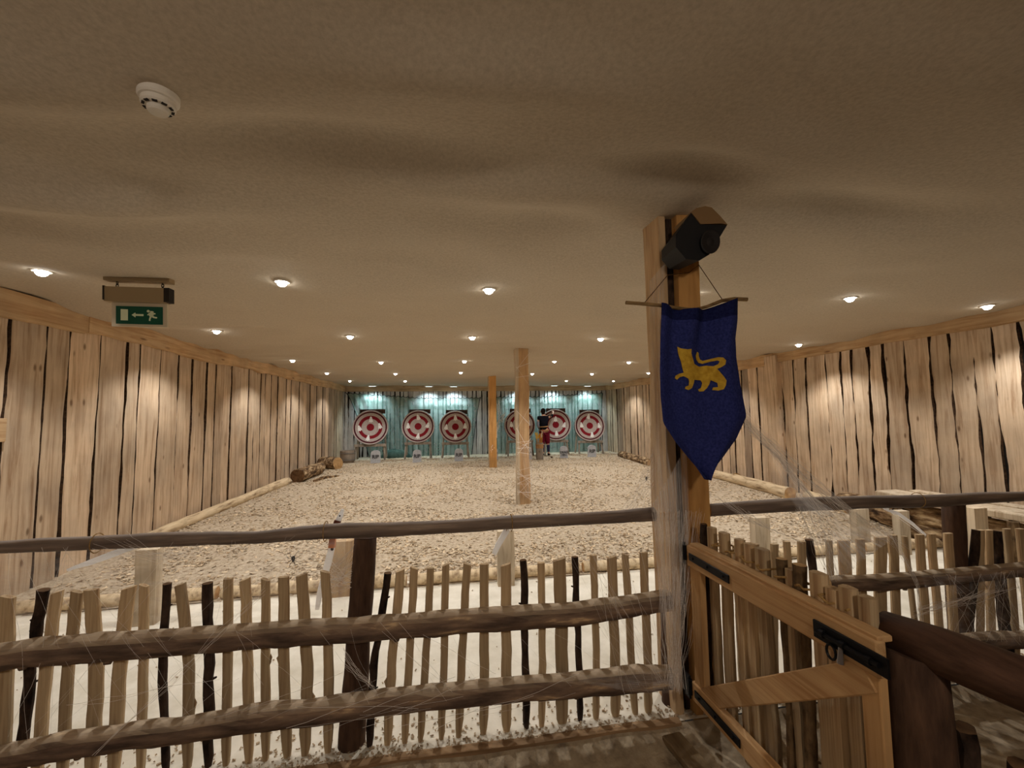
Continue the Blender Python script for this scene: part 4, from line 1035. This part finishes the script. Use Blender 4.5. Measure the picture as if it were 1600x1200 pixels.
# exit sign
YS = 3.60; ex = at_y(212, 460, YS); T = thing('exit_sign', (ex.x, YS, 2.6), 'green emergency exit sign with running figure and arrow, hung by two chains', 'exit sign')
rotS = Matrix.Rotation(math.radians(4), 3, 'Z')
def sg(u, v, off=0): p = at_y(u, v, YS); p.y -= off; return p
def sbox(u0, v0, u1, v1, thick, name, mat, off=0, parent=T, skew=0):
    a, b_, c, d_ = sg(u0, v0), sg(u1, v0+skew), sg(u1, v1+skew), sg(u0, v1)
    mb = MB(); q = [a, b_, c, d_]; mb.add([p+Vector((0, -off, 0)) for p in q]+[p+Vector((0, thick-off, 0)) for p in q], [(0, 1, 2, 3), (7, 6, 5, 4), (0, 4, 5, 1), (1, 5, 6, 2), (2, 6, 7, 3), (3, 7, 4, 0)])
    return mb.build(name, mat, parent)
sbox(161, 423, 264, 437, .07, 'ceiling_plate', M['signhouse'], skew=4)
for u in (177, 249):
    mb = MB()
    for k in range(3):
        z0_ = sg(u, 438+k*4.5); nn = 12
        mb.tube([(z0_.x+(.008*math.cos(q*2*PI/nn) if k % 2 else 0), YS+.04+(0 if k % 2 else .008*math.cos(q*2*PI/nn)), z0_.z-.008+.015*math.sin(q*2*PI/nn)) for q in range(nn+1)], .003, 6)
    mb.build('chain', M['metal'], T)
sbox(162, 447, 258, 470, .06, 'lamp_housing', M['signhouse'], skew=3)
sbox(160.5, 446, 163, 468, .066, 'end_cap', M['grille'], off=.004); sbox(256, 450, 264.5, 472, .066, 'end_cap', M['grille'], off=.004)
o = sbox(168, 470, 256, 508, .012, 'light_panel', M['signframe'], off=-.04, skew=2)
pg = sbox(175.5, 476, 249.5, 504, .003, 'green_face', M['signgreen'], off=-.035, parent=T, skew=2)
# symbols: door, arrow, running figure (coordinates from the sign, 10 per px)
def sym(polys, name):
    mb = MB()
    for pl in polys:
        mb.prism([(130+x/10, 400+y/10) for x, y in pl], .0, .0015, lambda x, z, d_: at_y(x, z, YS)+Vector((0, .0335-d_, 0)))
    return mb.build(name, M['signwhite'], pg)
sym([[(535, 812), (650, 818), (650, 992), (535, 988)]], 'door_symbol')
sym([[(708, 905), (765, 868), (770, 890), (895, 893), (895, 925), (770, 920), (768, 945)]], 'arrow_symbol')
sym([[(1000, 868), (1045, 872), (1060, 900), (1030, 940), (985, 925), (975, 895)], [(1040, 868), (1085, 880), (1078, 900), (1050, 890)], [(1030, 905), (1070, 935), (1110, 940), (1105, 962), (1050, 955), (1010, 930)],
     [(1000, 920), (1025, 935), (1005, 975), (1005, 1000), (980, 998), (985, 960)], [(990, 870), (1005, 885), (960, 915), (955, 900)],
     [(948, 838), (970, 824), (992, 838), (990, 860), (968, 868), (948, 856)], [(1000, 842), (1045, 848), (1060, 862), (1040, 872), (1000, 868)]], 'running_figure_symbol')

# ================================================================== BOWS hung on the fence, SPIDERS
def bow(ptsw, label, y, full=True):
    t = thing('recurve_bow', at_y(*ptsw[0][:2], y), label, 'bow')
    return t
YBW = YP+.17
def limb(t, pix, w0, name, mat, y=YBW, th=.012):
    mb = MB(); pts = [at_y(u, v, y+dy) for u, v, dy in pix]
    K = len(pts); vs = []
    for i, p in enumerate(pts):
        d = (pts[min(i+1, K-1)]-pts[max(i-1, 0)]).normalized(); s_ = Vector((0, 1, 0)).cross(d).normalized()
        w_ = w0[i]/2
        vs += [p-s_*w_+Vector((0, -th/2, 0)), p+s_*w_+Vector((0, -th/2, 0)), p+s_*w_+Vector((0, th/2, 0)), p-s_*w_+Vector((0, th/2, 0))]
    mb.add(vs, [(k*4+j, k*4+(j+1) % 4, k*4+4+(j+1) % 4, k*4+4+j) for k in range(K-1) for j in range(4)]+[(0, 1, 2, 3), tuple((K-1)*4+j for j in range(4))])
    return mb.build(name, mat, t)
B1 = thing('recurve_bow', at_y(520, 870, YBW), 'white bow with orange grip leaning upright behind the left top rail', 'bow')
limb(B1, [(535.5, 796, -.01), (532, 806, 0), (528, 814, 0)], [.012, .026, .026], 'upper_limb', M['bowwhite'])
limb(B1, [(528, 813, 0), (524, 826, 0), (521, 838, 0)], [.030, .034, .030], 'grip', M['bowbrown'], th=.03)
limb(B1, [(521.5, 836, 0), (519.5, 846, 0), (518.5, 855, 0)], [.028, .03, .03], 'riser', M['boworange'], th=.03)
limb(B1, [(518.5, 855, 0), (513, 878, 0), (507, 900, 0), (500, 926, 0), (495.5, 952, 0)], [.030, .034, .032, .028, .018], 'lower_limb', M['bowwhite'])
mb = MB(); q = at_y(531, 806, YBW-.008); mb.lathe([(.004, 0), (.004, .002)], q, 10, Matrix.Rotation(PI/2, 3, 'X')); q = at_y(519, 858, YBW-.008); mb.lathe([(.008, 0), (.008, .002)], q, 10, Matrix.Rotation(PI/2, 3, 'X')); mb.build('limb_bolt', M['metal'], B1)
mb = MB(); mb.tube([at_y(535.5, 797, YBW+.02), at_y(515, 875, YBW+.16), at_y(496, 950, YBW+.02)], .002, 5); mb.build('bowstring', M['paper'], B1)
q = at_y(524, 826, YBW-.01); rz_ = at_y(524, 829, YP-.02).z
mb = MB(); mb.tube([Vector((q.x, YP-.02+.046*math.cos(a_), rz_+.046*math.sin(a_))) for a_ in [2*PI*k_/16 for k_ in range(17)]]+[q], .002, 5); mb.build('hanging_loop', M['rope'], B1)
def hung_bow(pix, ws, label, y=YBW, rv=817):
    t = thing('recurve_bow', at_y(*pix[0][:2], y), label, 'bow', None)
    limb(t, pix, ws, 'limb', M['bowwhite'], y)
    q = at_y(pix[1][0], pix[1][1], y); rz_ = at_y(pix[1][0], rv, YP-.02).z; lp = [Vector((q.x, YP-.02+.042*math.cos(a_), rz_+.042*math.sin(a_))) for a_ in [2*PI*k_/16 for k_ in range(17)]]
    mb = MB(); mb.tube(lp+[q], .0022, 5); mb.build('hanging_loop', M['rope'], t)
    mb = MB(); mb.tube([at_y(pix[0][0], pix[0][1], y+.01), at_y(pix[-1][0], pix[-1][1]+3, y+.05)], .0015, 4); mb.build('bowstring', M['paper'], t)
    return t
hung_bow([(795, 817, 0), (791, 830, 0), (786, 838, 0), (778, 852, 0), (772, 866, 0)], [.03, .032, .032, .03, .024], 'white bow limb hanging under the top rail, middle of the left fence')
hung_bow([(222, 850, 0), (200, 857, 0), (170, 868, 0), (140, 879, 0), (106, 890, 0)], [.022, .028, .030, .026, .010], 'white bow limb slanting under the top rail at far left', rv=846)
hung_bow([(1374, 788, 0), (1388, 797, 0), (1404, 803, 0), (1424, 817, 0), (1446, 836, 0)], [.018, .018, .018, .016, .010], 'thin curved white bow limb under the right fence top rail', y=YP+.16, rv=783.5)
# where the arrow barrel's neighbour lies: small stone
p = at_z(862, 715, .05); mb = MB(); mb.lathe([(.03, 0), (.045, .02), (.03, .045), (.005, .05)], (p.x, p.y, .04), 10); tag(mb.build('stone', M['barkedstake2'], loc=tuple(p)), 'small dark lump on the floor right of the arrow barrel', 'stone')

def spider(c, size, label, seed=1):
    t = thing('toy_spider', c, label, 'spider'); c = Vector(c)
    bm_ = bmesh.new(); bmesh.ops.create_uvsphere(bm_, u_segments=14, v_segments=10, radius=1)
    mb = MB(); b0 = len(mb.v)
    vs = [Vector((v.co.x*.11*size, v.co.y*.09*size, v.co.z*.14*size))+c+Vector((0, 0, .06*size)) for v in bm_.verts]; mb.add(vs, [tuple(v.index for v in f.verts) for f in bm_.faces])
    vs = [Vector((v.co.x*.07*size, v.co.y*.06*size, v.co.z*.08*size))+c+Vector((0, 0, -.10*size)) for v in bm_.verts]; mb.add(vs, [tuple(v.index for v in f.verts) for f in bm_.faces])
    bm_.free(); mb.build('body', M['spider'], t, smooth=True)
    for k in range(8):
        a = math.radians([25, 62, 118, 155, 205, 242, 298, 335][k]); d_ = Vector((math.cos(a), 0, math.sin(a)))
        mb = MB(); mb.tube([c+d_*.05*size, c+d_*.28*size+Vector((0, -.10*size, 0)), c+d_*.5*size*(1+.1*(k % 3))+Vector((0, .02, 0))], [.016*size, .014*size, .006*size], 5); mb.build('leg', M['spider'], t)
spider(at_y(458, 874, 2.55), .095, 'black toy spider with spread legs in the cobweb below the left top rail')
spider(at_y(1010, 748, 2.34), .06, 'tiny black toy spider in the cobweb left of the banner post')

# ================================================================== COBWEBS
def sheet(t, A, B, mat, nu=40, nv=16, sag=.03, seed=0, name='gauze'):
    """A and B: polylines of 3D points, a thin fabric between them"""
    def pl(P_, q):
        x = q*(len(P_)-1); i = min(int(x), len(P_)-2); return P_[i].lerp(P_[i+1], x-i)
    mb = MB(); vs = []; uv = []
    for j in range(nv+1):
        for i in range(nu+1):
            q, r = i/nu, j/nv; p = pl(A, q).lerp(pl(B, q), r)
            p = p+Vector((0, .012*sm_noise(q*6+seed, r*3), -sag*math.sin(PI*r)))
            vs.append(p); uv.append((r, q))
    W = nu+1; mb.add(vs, [(j*W+i, j*W+i+1, (j+1)*W+i+1, (j+1)*W+i) for j in range(nv) for i in range(nu)]); mb.uv = uv
    return mb.build(name, M[mat], t, smooth=True, fix=False)
def threads(t, fn, n, r=.0008, seed=0, name='threads', seg=7, sag=.02):
    rg = random.Random(seed); mb = MB()
    for _ in range(n):
        a, b_ = fn(rg); pts = []
        for k in range(seg+1):
            q = k/seg; p = a.lerp(b_, q)+Vector((0, 0, -sag*math.sin(PI*q)*rg.uniform(.2, 1))); pts.append(p)
        o_ = rg.random()*50; L_ = (b_-a).length*.05
        pts = [p+Vector((sm_noise(o_, k_*.35), .3*sm_noise(o_+5, k_*.35), sm_noise(o_+9, k_*.35)))*L_ for k_, p in enumerate(pts)]
        mb.tube(pts, r*rg.uniform(.35, 1.0), 3)
    return mb.build(name, M['webthread'], t, fix=False)
V = Vector
def Y_(u, v, y): return at_y(u, v, y)
def pick(P_, rg):
    x = rg.random()*(len(P_)-1); i = min(int(x), len(P_)-2); return P_[i].lerp(P_[i+1], x-i)
# 1: hanging down the left side of the big post to the rail ends
W1 = thing('cobweb', Y_(1045, 930, 2.05), 'thick white decorative cobweb hanging down the left side of the banner post', 'cobweb')
A = [Y_(1018, 790, 2.08), Y_(1024, 850, 2.04), Y_(1030, 930, 2.03), Y_(1040, 1000, 2.02), Y_(1052, 1072, 2.0)]
B = [Y_(1072, 700, 2.08), Y_(1078, 830, 2.03), Y_(1070, 930, 2.02), Y_(1064, 1000, 2.0), Y_(1064, 1078, 2.0)]
sheet(W1, A, B, 'webdense', sag=0, seed=1)
A2 = [Y_(1014, 440, 2.11), Y_(1016, 560, 2.11), Y_(1018, 700, 2.10), Y_(1018, 800, 2.10)]; B2 = [Y_(1040, 410, 2.09), Y_(1036, 480, 2.09), Y_(1042, 700, 2.08), Y_(1060, 800, 2.07)]
sheet(W1, A2, B2, 'web', sag=0, seed=4)
threads(W1, lambda rg: (pick([Y_(1020, 800, 2.05), Y_(1100, 800, 2.05)], rg), pick([Y_(1040, 1070, 2.02), Y_(1068, 1080, 2.0)], rg)), 70, .0007, 2, sag=0)
threads(W1, lambda rg: (pick([Y_(860, 820, 2.06), Y_(1010, 850, 2.06)], rg), pick([Y_(960, 1090, 2.06), Y_(1050, 1070, 2.04)], rg)), 16, .0006, 5, sag=.01)
A = [Y_(880, 950, 2.02), Y_(930, 1060, 2.03), Y_(1000, 1074, 2.03), Y_(1050, 1080, 2.02)]; B = [Y_(1010, 1000, 2.02), Y_(1020, 1030, 2.02), Y_(1040, 1040, 2.02), Y_(1060, 1040, 2.02)]
A = [Y_(870, 1050, 2.0), Y_(930, 1072, 2.0), Y_(1000, 1082, 2.0), Y_(1050, 1084, 2.0)]; B = [Y_(880, 1052, 2.0), Y_(950, 1056, 2.0), Y_(1010, 1050, 2.0), Y_(1060, 1040, 2.0)]
sheet(W1, A, B, 'web', sag=0, seed=9)
# small triangle left of post above rail
W2 = thing('cobweb', Y_(1000, 760, 2.34), 'faint triangular cobweb left of the banner post above the top rail', 'cobweb')
sheet(W2, [Y_(1021, 690, 2.3), Y_(1005, 750, 2.3), Y_(968, 799, 2.25)], [Y_(1022, 700, 2.3), Y_(1021, 760, 2.3), Y_(1018, 797, 2.25)], 'webthin', sag=0)
threads(W2, lambda rg: (pick([Y_(1020, 690, 2.3), Y_(1022, 760, 2.3)], rg), pick([Y_(965, 800, 2.25), Y_(1015, 797, 2.25)], rg)), 22, .0006, 3)
# 3: large web from banner corner over the right fence
W3 = thing('cobweb', Y_(1250, 770, 2.1), 'large pale cobweb stretched from the banner down over the right fence', 'cobweb')
A = [Y_(1160, 660, 2.0), Y_(1205, 712, 2.05), Y_(1232, 775, 2.08), Y_(1290, 850, 2.12), Y_(1312, 905, 2.1)]
B = [Y_(1168, 655, 2.0), Y_(1225, 712, 2.05), Y_(1268, 775, 2.08), Y_(1330, 815, 2.12), Y_(1398, 838, 2.15)]
sheet(W3, A, B, 'web', sag=0, seed=2)
sheet(W3, [Y_(1205, 700, 2.05), Y_(1260, 790, 2.08), Y_(1316, 836, 2.1)], [Y_(1216, 705, 2.05), Y_(1275, 782, 2.08), Y_(1345, 838, 2.1)], 'webdense', sag=0, seed=12)
threads(W3, lambda rg: (pick([Y_(1150, 640, 2.0), Y_(1215, 710, 2.04)], rg), pick([Y_(1280, 800, 2.1), Y_(1420, 860, 2.15)], rg)), 46, .0008, 6, sag=.01)
threads(W3, lambda rg: (pick([Y_(1240, 790, 2.08), Y_(1300, 810, 2.1)], rg), pick([Y_(1290, 900, 2.1), Y_(1320, 920, 2.1)], rg)), 26, .0007, 7)
threads(W3, lambda rg: (Y_(1395+rg.uniform(-3, 3), 838+rg.uniform(-3, 6), 2.1), Y_(1434+rg.uniform(-3, 3), 910+rg.uniform(-6, 6), 2.05)), 10, .0008, 8, sag=0)
threads(W3, lambda rg: (Y_(1434+rg.uniform(-3, 3), 910+rg.uniform(-6, 6), 2.05), Y_(1440+rg.uniform(-6, 6), 975+rg.uniform(-6, 9), 2.05)), 9, .0008, 18, sag=0)
threads(W3, lambda rg: (pick([Y_(1425, 965, 2.05), Y_(1440, 945, 2.05)], rg), pick([Y_(1520, 926, 2.05), Y_(1600, 915, 2.05)], rg)), 16, .0008, 9)
threads(W3, lambda rg: (pick([Y_(1105, 770, 2.1), Y_(1170, 800, 2.1)], rg), pick([Y_(1180, 820, 2.1), Y_(1260, 850, 2.1)], rg)), 18, .0007, 10)
W4 = thing('cobweb', Y_(1560, 960, 2.05), 'wispy cobweb spread over the lower rails of the right fence', 'cobweb')
sheet(W4, [Y_(1440, 900, 2.04), Y_(1520, 900, 2.04), Y_(1600, 890, 2.04), Y_(1660, 880, 2.04)], [Y_(1470, 1000, 2.03), Y_(1530, 1010, 2.03), Y_(1600, 1010, 2.03), Y_(1660, 1005, 2.03)], 'webthin', sag=0)
threads(W4, lambda rg: (pick([Y_(1440, 900, 2.04), Y_(1640, 890, 2.04)], rg), pick([Y_(1480, 1000, 2.03), Y_(1640, 1005, 2.03)], rg)), 30, .0006, 11)
# 5: faint film under the left top rail
W5 = thing('cobweb', Y_(250, 900, 2.25), 'wide faint cobweb film under the left top rail', 'cobweb')
sheet(W5, [Y_(u, 855-u*.03, YP+.04) for u in (-60, 100, 250, 400, 540)], [Y_(u, 1000-u*.05, YP+.04) for u in (-60, 100, 250, 400, 540)], 'webthin', sag=0, nu=60)
threads(W5, lambda rg: (pick([Y_(0, 860, 2.12), Y_(520, 835, 2.12)], rg), pick([Y_(0, 1160, 2.05), Y_(420, 1100, 2.05)], rg)), 12, .0006, 21, sag=0)
threads(W5, lambda rg: (Y_(412+rg.uniform(-4, 4), 925+rg.uniform(-3, 3), 2.05), Y_(150+rg.uniform(-8, 8), 1180+rg.uniform(-5, 5), 2.02)), 4, .0008, 22, sag=-.01)
threads(W5, lambda rg: (Y_(180+rg.uniform(-40, 40), 832+rg.uniform(-3, 30), 2.12), Y_(280+rg.uniform(-30, 30), 880+rg.uniform(-20, 3), 2.12)), 14, .0006, 23, sag=.02)
# 6: between bow and dark fence post
W6 = thing('cobweb', Y_(545, 870, 2.25), 'torn white cobweb between the bow and the dark fence post', 'cobweb')
sheet(W6, [Y_(520, 845, 2.28), Y_(518, 880, 2.28), Y_(516, 930, 2.28)], [Y_(556, 842, 2.24), Y_(552, 890, 2.24), Y_(548, 940, 2.24)], 'webthin', sag=0)
threads(W6, lambda rg: (pick([Y_(516, 870, 2.2), Y_(516, 930, 2.2)], rg), pick([Y_(552, 850, 2.16), Y_(548, 920, 2.16)], rg)), 34, .0009, 24)
threads(W6, lambda rg: (pick([Y_(536, 1010, 2.02), Y_(540, 1050, 2.02)], rg), pick([Y_(575, 1060, 2.02), Y_(590, 1085, 2.02)], rg)), 12, .0006, 25)
# strands wrapped round the logs
W7 = thing('cobweb', Y_(600, 1080, 2.0), 'long cobweb strands trailing across the lower rails of the left fence', 'cobweb')
threads(W7, lambda rg: (lambda u: (Y_(u, 1120+rg.uniform(-20, 25), 2.04), Y_(u+rg.uniform(80, 220), 1075+rg.uniform(-20, 35), 2.04)))(rg.uniform(60, 800)), 18, .0007, 26, sag=0)
threads(W7, lambda rg: (lambda u: (Y_(u, 985+rg.uniform(-15, 15), 2.04), Y_(u+rg.uniform(30, 120), 1070+rg.uniform(-25, 35), 2.04)))(rg.uniform(100, 960)), 20, .0005, 27, sag=0)
# 8: wraps on hall posts
W8 = thing('cobweb', (PX, 7.0, .9), 'white cobweb wound round the middle hall post and hanging at its foot', 'cobweb')
mb = MB(); rg = random.Random(44)
for k in range(26):
    z0_ = rg.choice([rg.uniform(.1, 1.1), rg.uniform(.1, 1.1), rg.uniform(.2, 2.5)]); dz_ = rg.uniform(-.5, .5); pts = []
    for q in range(9):
        s = q/8; x = PX-.12+.25*s; pts.append((x, 7.05-.012-.01*rg.random(), max(.05, min(2.6, z0_+dz_*(s-.5)))))
    mb.tube(pts, rg.uniform(.001, .003), 4)
mb.build('threads', M['webthread'], W8, fix=False)
sheet(W8, [V((PX-.06, 7.05, 1.0)), V((PX, 7.04, .6)), V((PX+.0, 7.04, .15))], [V((PX+.14, 7.05, 1.1)), V((PX+.135, 7.04, .6)), V((PX+.13, 7.04, .2))], 'web', sag=0)
W9 = thing('cobweb', Y_(790, 650, 13.0), 'white cobweb stretched between the far post and the fourth target', 'cobweb')
def c9(rg): return (Y_(768+rg.uniform(-1, 2), 700+rg.uniform(-8, 8), 12.05), Y_(778+rg.uniform(-1, 1), 660+rg.uniform(-6, 6), 13.5))
threads(W9, c9, 8, .008, 51, sag=-.02)
threads(W9, lambda rg: (Y_(778, 660, 13.5), Y_(790+rg.uniform(-2, 3), 648+rg.uniform(-12, 8), 15.2)), 8, .007, 52)
threads(W9, lambda rg: (Y_(777+rg.uniform(-1, 3), 622+rg.uniform(0, 9), 16.0), Y_(779+rg.uniform(-2, 8), 665+rg.uniform(-22, 4), 15.9)), 10, .006, 53)
W10 = thing('cobweb', Y_(545, 670, 15.9), 'tall white cobweb drapery in the back left corner above the tub', 'cobweb')
sheet(W10, [Y_(535, 613, 15.8), Y_(528, 660, 15.2), Y_(533, 707, 14.9)], [Y_(537, 613, 15.8), Y_(549, 655, 15.4), Y_(556, 714, 15.0)], 'webdense', sag=0)
W11 = thing('cobweb', Y_(946, 660, 15.8), 'white cobweb drapery at the back right corner', 'cobweb')
sheet(W11, [Y_(952, 618, 15.9), Y_(945, 650, 15.8), Y_(941, 708, 15.7)], [Y_(953, 618, 15.9), Y_(950, 650, 15.8), Y_(944, 708, 15.7)], 'webdense', sag=0)

# ================================================================== PERSON at the fifth target
def person():
    base = Vector((3.58, 14.98, .045))
    T = thing('person', base, 'person in black tunic and maroon trousers seen from behind, reaching up to the fifth target', 'person')
    V_ = {}; E = []
    def jn(name, p, r, par=None):
        V_[name] = (len(V_), base+Vector(p), r)
        if par: E.append((V_[par][0], V_[name][0]))
    # faces +Y (away from the camera); x to the right
    jn('pelvis', (-.12, 0, .90), .125)
    jn('waist', (-.14, .0, 1.05), .110, 'pelvis'); jn('chest', (-.15, .0, 1.24), .130, 'waist'); jn('upper', (-.14, .01, 1.36), .105, 'chest')
    jn('neck', (-.14, .03, 1.45), .052, 'upper')
    jn('head0', (-.145, .05, 1.52), .062, 'neck'); jn('head1', (-.145, .055, 1.575), .082, 'head0'); jn('head2', (-.145, .05, 1.63), .07, 'head1')
    # left arm, hand on hip
    jn('ls', (-.31, .02, 1.37), .058, 'upper'); jn('le', (-.36, -.02, 1.10), .042, 'ls'); jn('lw', (-.25, .10, .92), .028, 'le'); jn('lh', (-.20, .15, .90), .032, 'lw')
    # right arm raised to the target
    jn('rs', (.02, .03, 1.38), .058, 'upper'); jn('re', (.20, .18, 1.40), .042, 'rs'); jn('rw', (.30, .34, 1.50), .028, 're'); jn('rh', (.325, .40, 1.53), .034, 'rw')
    # legs
    jn('lhp', (-.20, 0, .84), .098, 'pelvis'); jn('lk', (-.19, .02, .48), .060, 'lhp'); jn('lc', (-.185, -.02, .34), .058, 'lk'); jn('la', (-.18, -.01, .09), .038, 'lc'); jn('lt', (-.19, .13, .035), .036, 'la')
    jn('rhp', (-.04, 0, .84), .098, 'pelvis'); jn('rk', (.0, .03, .48), .060, 'rhp'); jn('rc', (.01, -.01, .34), .058, 'rk'); jn('ra', (.02, -.01, .09), .038, 'rc'); jn('rt', (.09, .12, .035), .036, 'ra')
    # fingers
    for pre, hp, dirs in (('l', (-.20, .15, .90), [(-.02, .07, .02), (0, .075, 0), (.015, .075, -.015), (.02, .06, -.035)]), ('r', (.325, .40, 1.53), [(-.03, .05, .06), (-.01, .06, .065), (.015, .06, .06), (.035, .05, .05)])):
        for k, d_ in enumerate(dirs):
            h = Vector(hp); d_ = Vector(d_); jn('%sf%d' % (pre, k), h+d_*.75, .011, pre+'h'); jn('%sg%d' % (pre, k), h+d_*1.35+Vector((0, .01, -.006)), .008, '%sf%d' % (pre, k))
        jn(pre+'th', Vector(hp)+Vector((-.045, .01, .02)), .012, pre+'h'); jn(pre+'tg', Vector(hp)+Vector((-.06, .035, .045)), .009, pre+'th')
    me = bpy.data.meshes.new('body'); vs = sorted(V_.values(), key=lambda q: q[0])
    me.from_pydata([tuple(q[1]-base) for q in vs], E, [])
    o = bpy.data.objects.new('body', me); COL.objects.link(o); o.parent = T
    o.modifiers.new('skin', 'SKIN'); sl = me.skin_vertices[0].data
    for i, q in enumerate(vs): sl[i].radius = (q[2], q[2]); sl[i].use_root = (i == 0)
    me.materials.append(M['skin'])
    sub = o.modifiers.new('sub', 'SUBSURF'); sub.levels = 1; sub.render_levels = 2
    P_ = lambda n_: V_[n_][1]
    def garment(name, chains, mat, sub_=2):
        vv_ = []; ee = []; rr = []
        for ch in chains:
            for i, (p, r) in enumerate(ch):
                key = tuple(round(c_, 4) for c_ in p)
                ex_ = [j for j, q in enumerate(vv_) if q == key]
                j = ex_[0] if ex_ else len(vv_)
                if not ex_: vv_.append(key); rr.append(r)
                if i: ee.append((prev, j))
                prev = j
        me = bpy.data.meshes.new(name); me.from_pydata([tuple(Vector(q)-base) for q in vv_], ee, [])
        g_ = bpy.data.objects.new(name, me); COL.objects.link(g_); g_.parent = T
        g_.modifiers.new('skin', 'SKIN')
        for i, r in enumerate(rr):
            sv = me.skin_vertices[0].data[i]; sv.radius = r if hasattr(r, '__len__') else (r, r); sv.use_root = (i == 0)
        me.materials.append(mat); s_ = g_.modifiers.new('sub', 'SUBSURF'); s_.levels = 1; s_.render_levels = sub_
        return g_
    dz = Vector((0, 0, .02))
    garment('tunic', [[(P_('waist')-Vector((0, 0, .17)), (.175, .14)), (P_('waist'), (.150, .12)), (P_('chest'), (.185, .145)), (P_('upper'), (.165, .125)), (P_('upper')+Vector((0, .01, .045)), .085)],
                      [(P_('upper'), (.165, .125)), (P_('ls'), .078), (P_('ls').lerp(P_('le'), .45), .068)],
                      [(P_('upper'), (.165, .125)), (P_('rs'), .078), (P_('rs').lerp(P_('re'), .75), .066)]], M['blackcloth'])
    garment('sleeve', [[(P_('ls').lerp(P_('le'), .4), .058), (P_('le'), .056), (P_('le').lerp(P_('lw'), .8), .042)]], M['greysleeve'])['label'] = 'grey sleeve'
    garment('sleeve', [[(P_('rs').lerp(P_('re'), .7), .058), (P_('re'), .056), (P_('re').lerp(P_('rw'), .8), .042)]], M['blackcloth'])
    garment('trousers', [[(P_('pelvis')+Vector((0, 0, .06)), (.165, .135)), (P_('lhp'), .118), (P_('lhp').lerp(P_('lk'), .5), .112), (P_('lk')+Vector((0, 0, -.02)), .09), (P_('lk')-Vector((0, 0, .08)), .062)],
                         [(P_('pelvis')+Vector((0, 0, .06)), (.165, .135)), (P_('rhp'), .118), (P_('rhp').lerp(P_('rk'), .5), .115), (P_('rk')+Vector((0, 0, -.02)), .095), (P_('rk')-Vector((0, 0, .08)), .062)]], M['maroon'])
    for a, b_, c_ in (('lc', 'la', 'lt'), ('rc', 'ra', 'rt')):
        garment('stocking', [[(P_(a)+Vector((0, 0, .08)), .064), (P_(a), .066), (P_(b_)+Vector((0, 0, .03)), .044)]], M['sock'])
        garment('shoe', [[(P_(b_)+Vector((0, -.035, -.01)), .042), (P_(b_)+Vector((0, .04, -.03)), .050), (P_(c_)+Vector((0, 0, .005)), (.048, .036)), (P_(c_)+Vector((0, .05, 0)), .032)]], M['blackcloth'])
    def ring(name, z, rx, ry, tilt, mat, h=.02):
        mb = MB(); c_ = P_('waist'); pts = [Vector((c_.x+rx*math.cos(q*2*PI/28), c_.y+ry*math.sin(q*2*PI/28), base.z+z+tilt*math.cos(q*2*PI/28))) for q in range(29)]
        mb.tube(pts, h, 6, flat=.45); return mb.build(name, mat, T)
    ring('belt', 1.045, .165, .138, .012, M['leather']); ring('waist_sash', .905, .190, .155, .02, M['leather'], .022)
    # hair gathered in a knot, ears and face
    mb = MB(); bm_ = bmesh.new(); bmesh.ops.create_uvsphere(bm_, u_segments=20, v_segments=14, radius=1)
    hc = P_('head1'); fs = [tuple(v.index for v in f.verts) for f in bm_.faces]
    def blob(c_, r3, tgt): tgt.add([Vector((v.co.x*r3[0], v.co.y*r3[1], v.co.z*r3[2]))*(1+.05*sm_noise(v.co.x*4, v.co.z*4))+c_ for v in bm_.verts], fs)
    blob(hc+Vector((0, -.025, .035)), (.092, .085, .10), mb); blob(hc+Vector((.005, -.07, .085)), (.045, .045, .042), mb); blob(hc+Vector((0, -.045, -.03)), (.07, .06, .07), mb)
    mb.build('hair', M['hair'], T, smooth=True)
    for sx in (-1, 1):
        mb = MB(); blob(hc+Vector((sx*.088, .0, .0)), (.012, .022, .032), mb); mb.build('ear', M['skin'], T, smooth=True)
        mb = MB(); blob(hc+Vector((sx*.030, .082, .005)), (.013, .010, .009), mb); mb.build('eye', M['ink'], T, smooth=True)
    mb = MB(); blob(hc+Vector((0, .098, -.02)), (.013, .020, .022), mb); mb.build('nose', M['skin'], T, smooth=True)
    mb = MB(); blob(hc+Vector((0, .080, -.055)), (.026, .010, .007), mb); mb.build('mouth', plain('lips', srgb(150, 80, 74), .6), T, smooth=True)
    bm_.free()
person()

# corridor floor details: threshold boards near the big post
mb = MB(); mb.bbox((1.12, 1.75, -.028), (.10, .62, .03), .004, R=Matrix.Rotation(.12, 3, 'Z')); tag(mb.build('floor_board', wood('dusty_board', srgb(150, 128, 96), srgb(104, 84, 60), 'y', 20, .1), loc=(1.12, 1.75, -.03)), 'narrow dusty board on the ground at the foot of the banner post', 'board')

# sawn board end that juts in at the left edge
p_ = at_x(6, 672, WL+.10)
mb = MB(); mb.bbox((WL+.07, p_.y-.15, p_.z), (.05, .36, .20), .004); struct(mb.build('trim_7', M['beam'], loc=(WL+.07, p_.y, p_.z)))
for o in COL.objects:
    if '_w' in o: del o['_w']
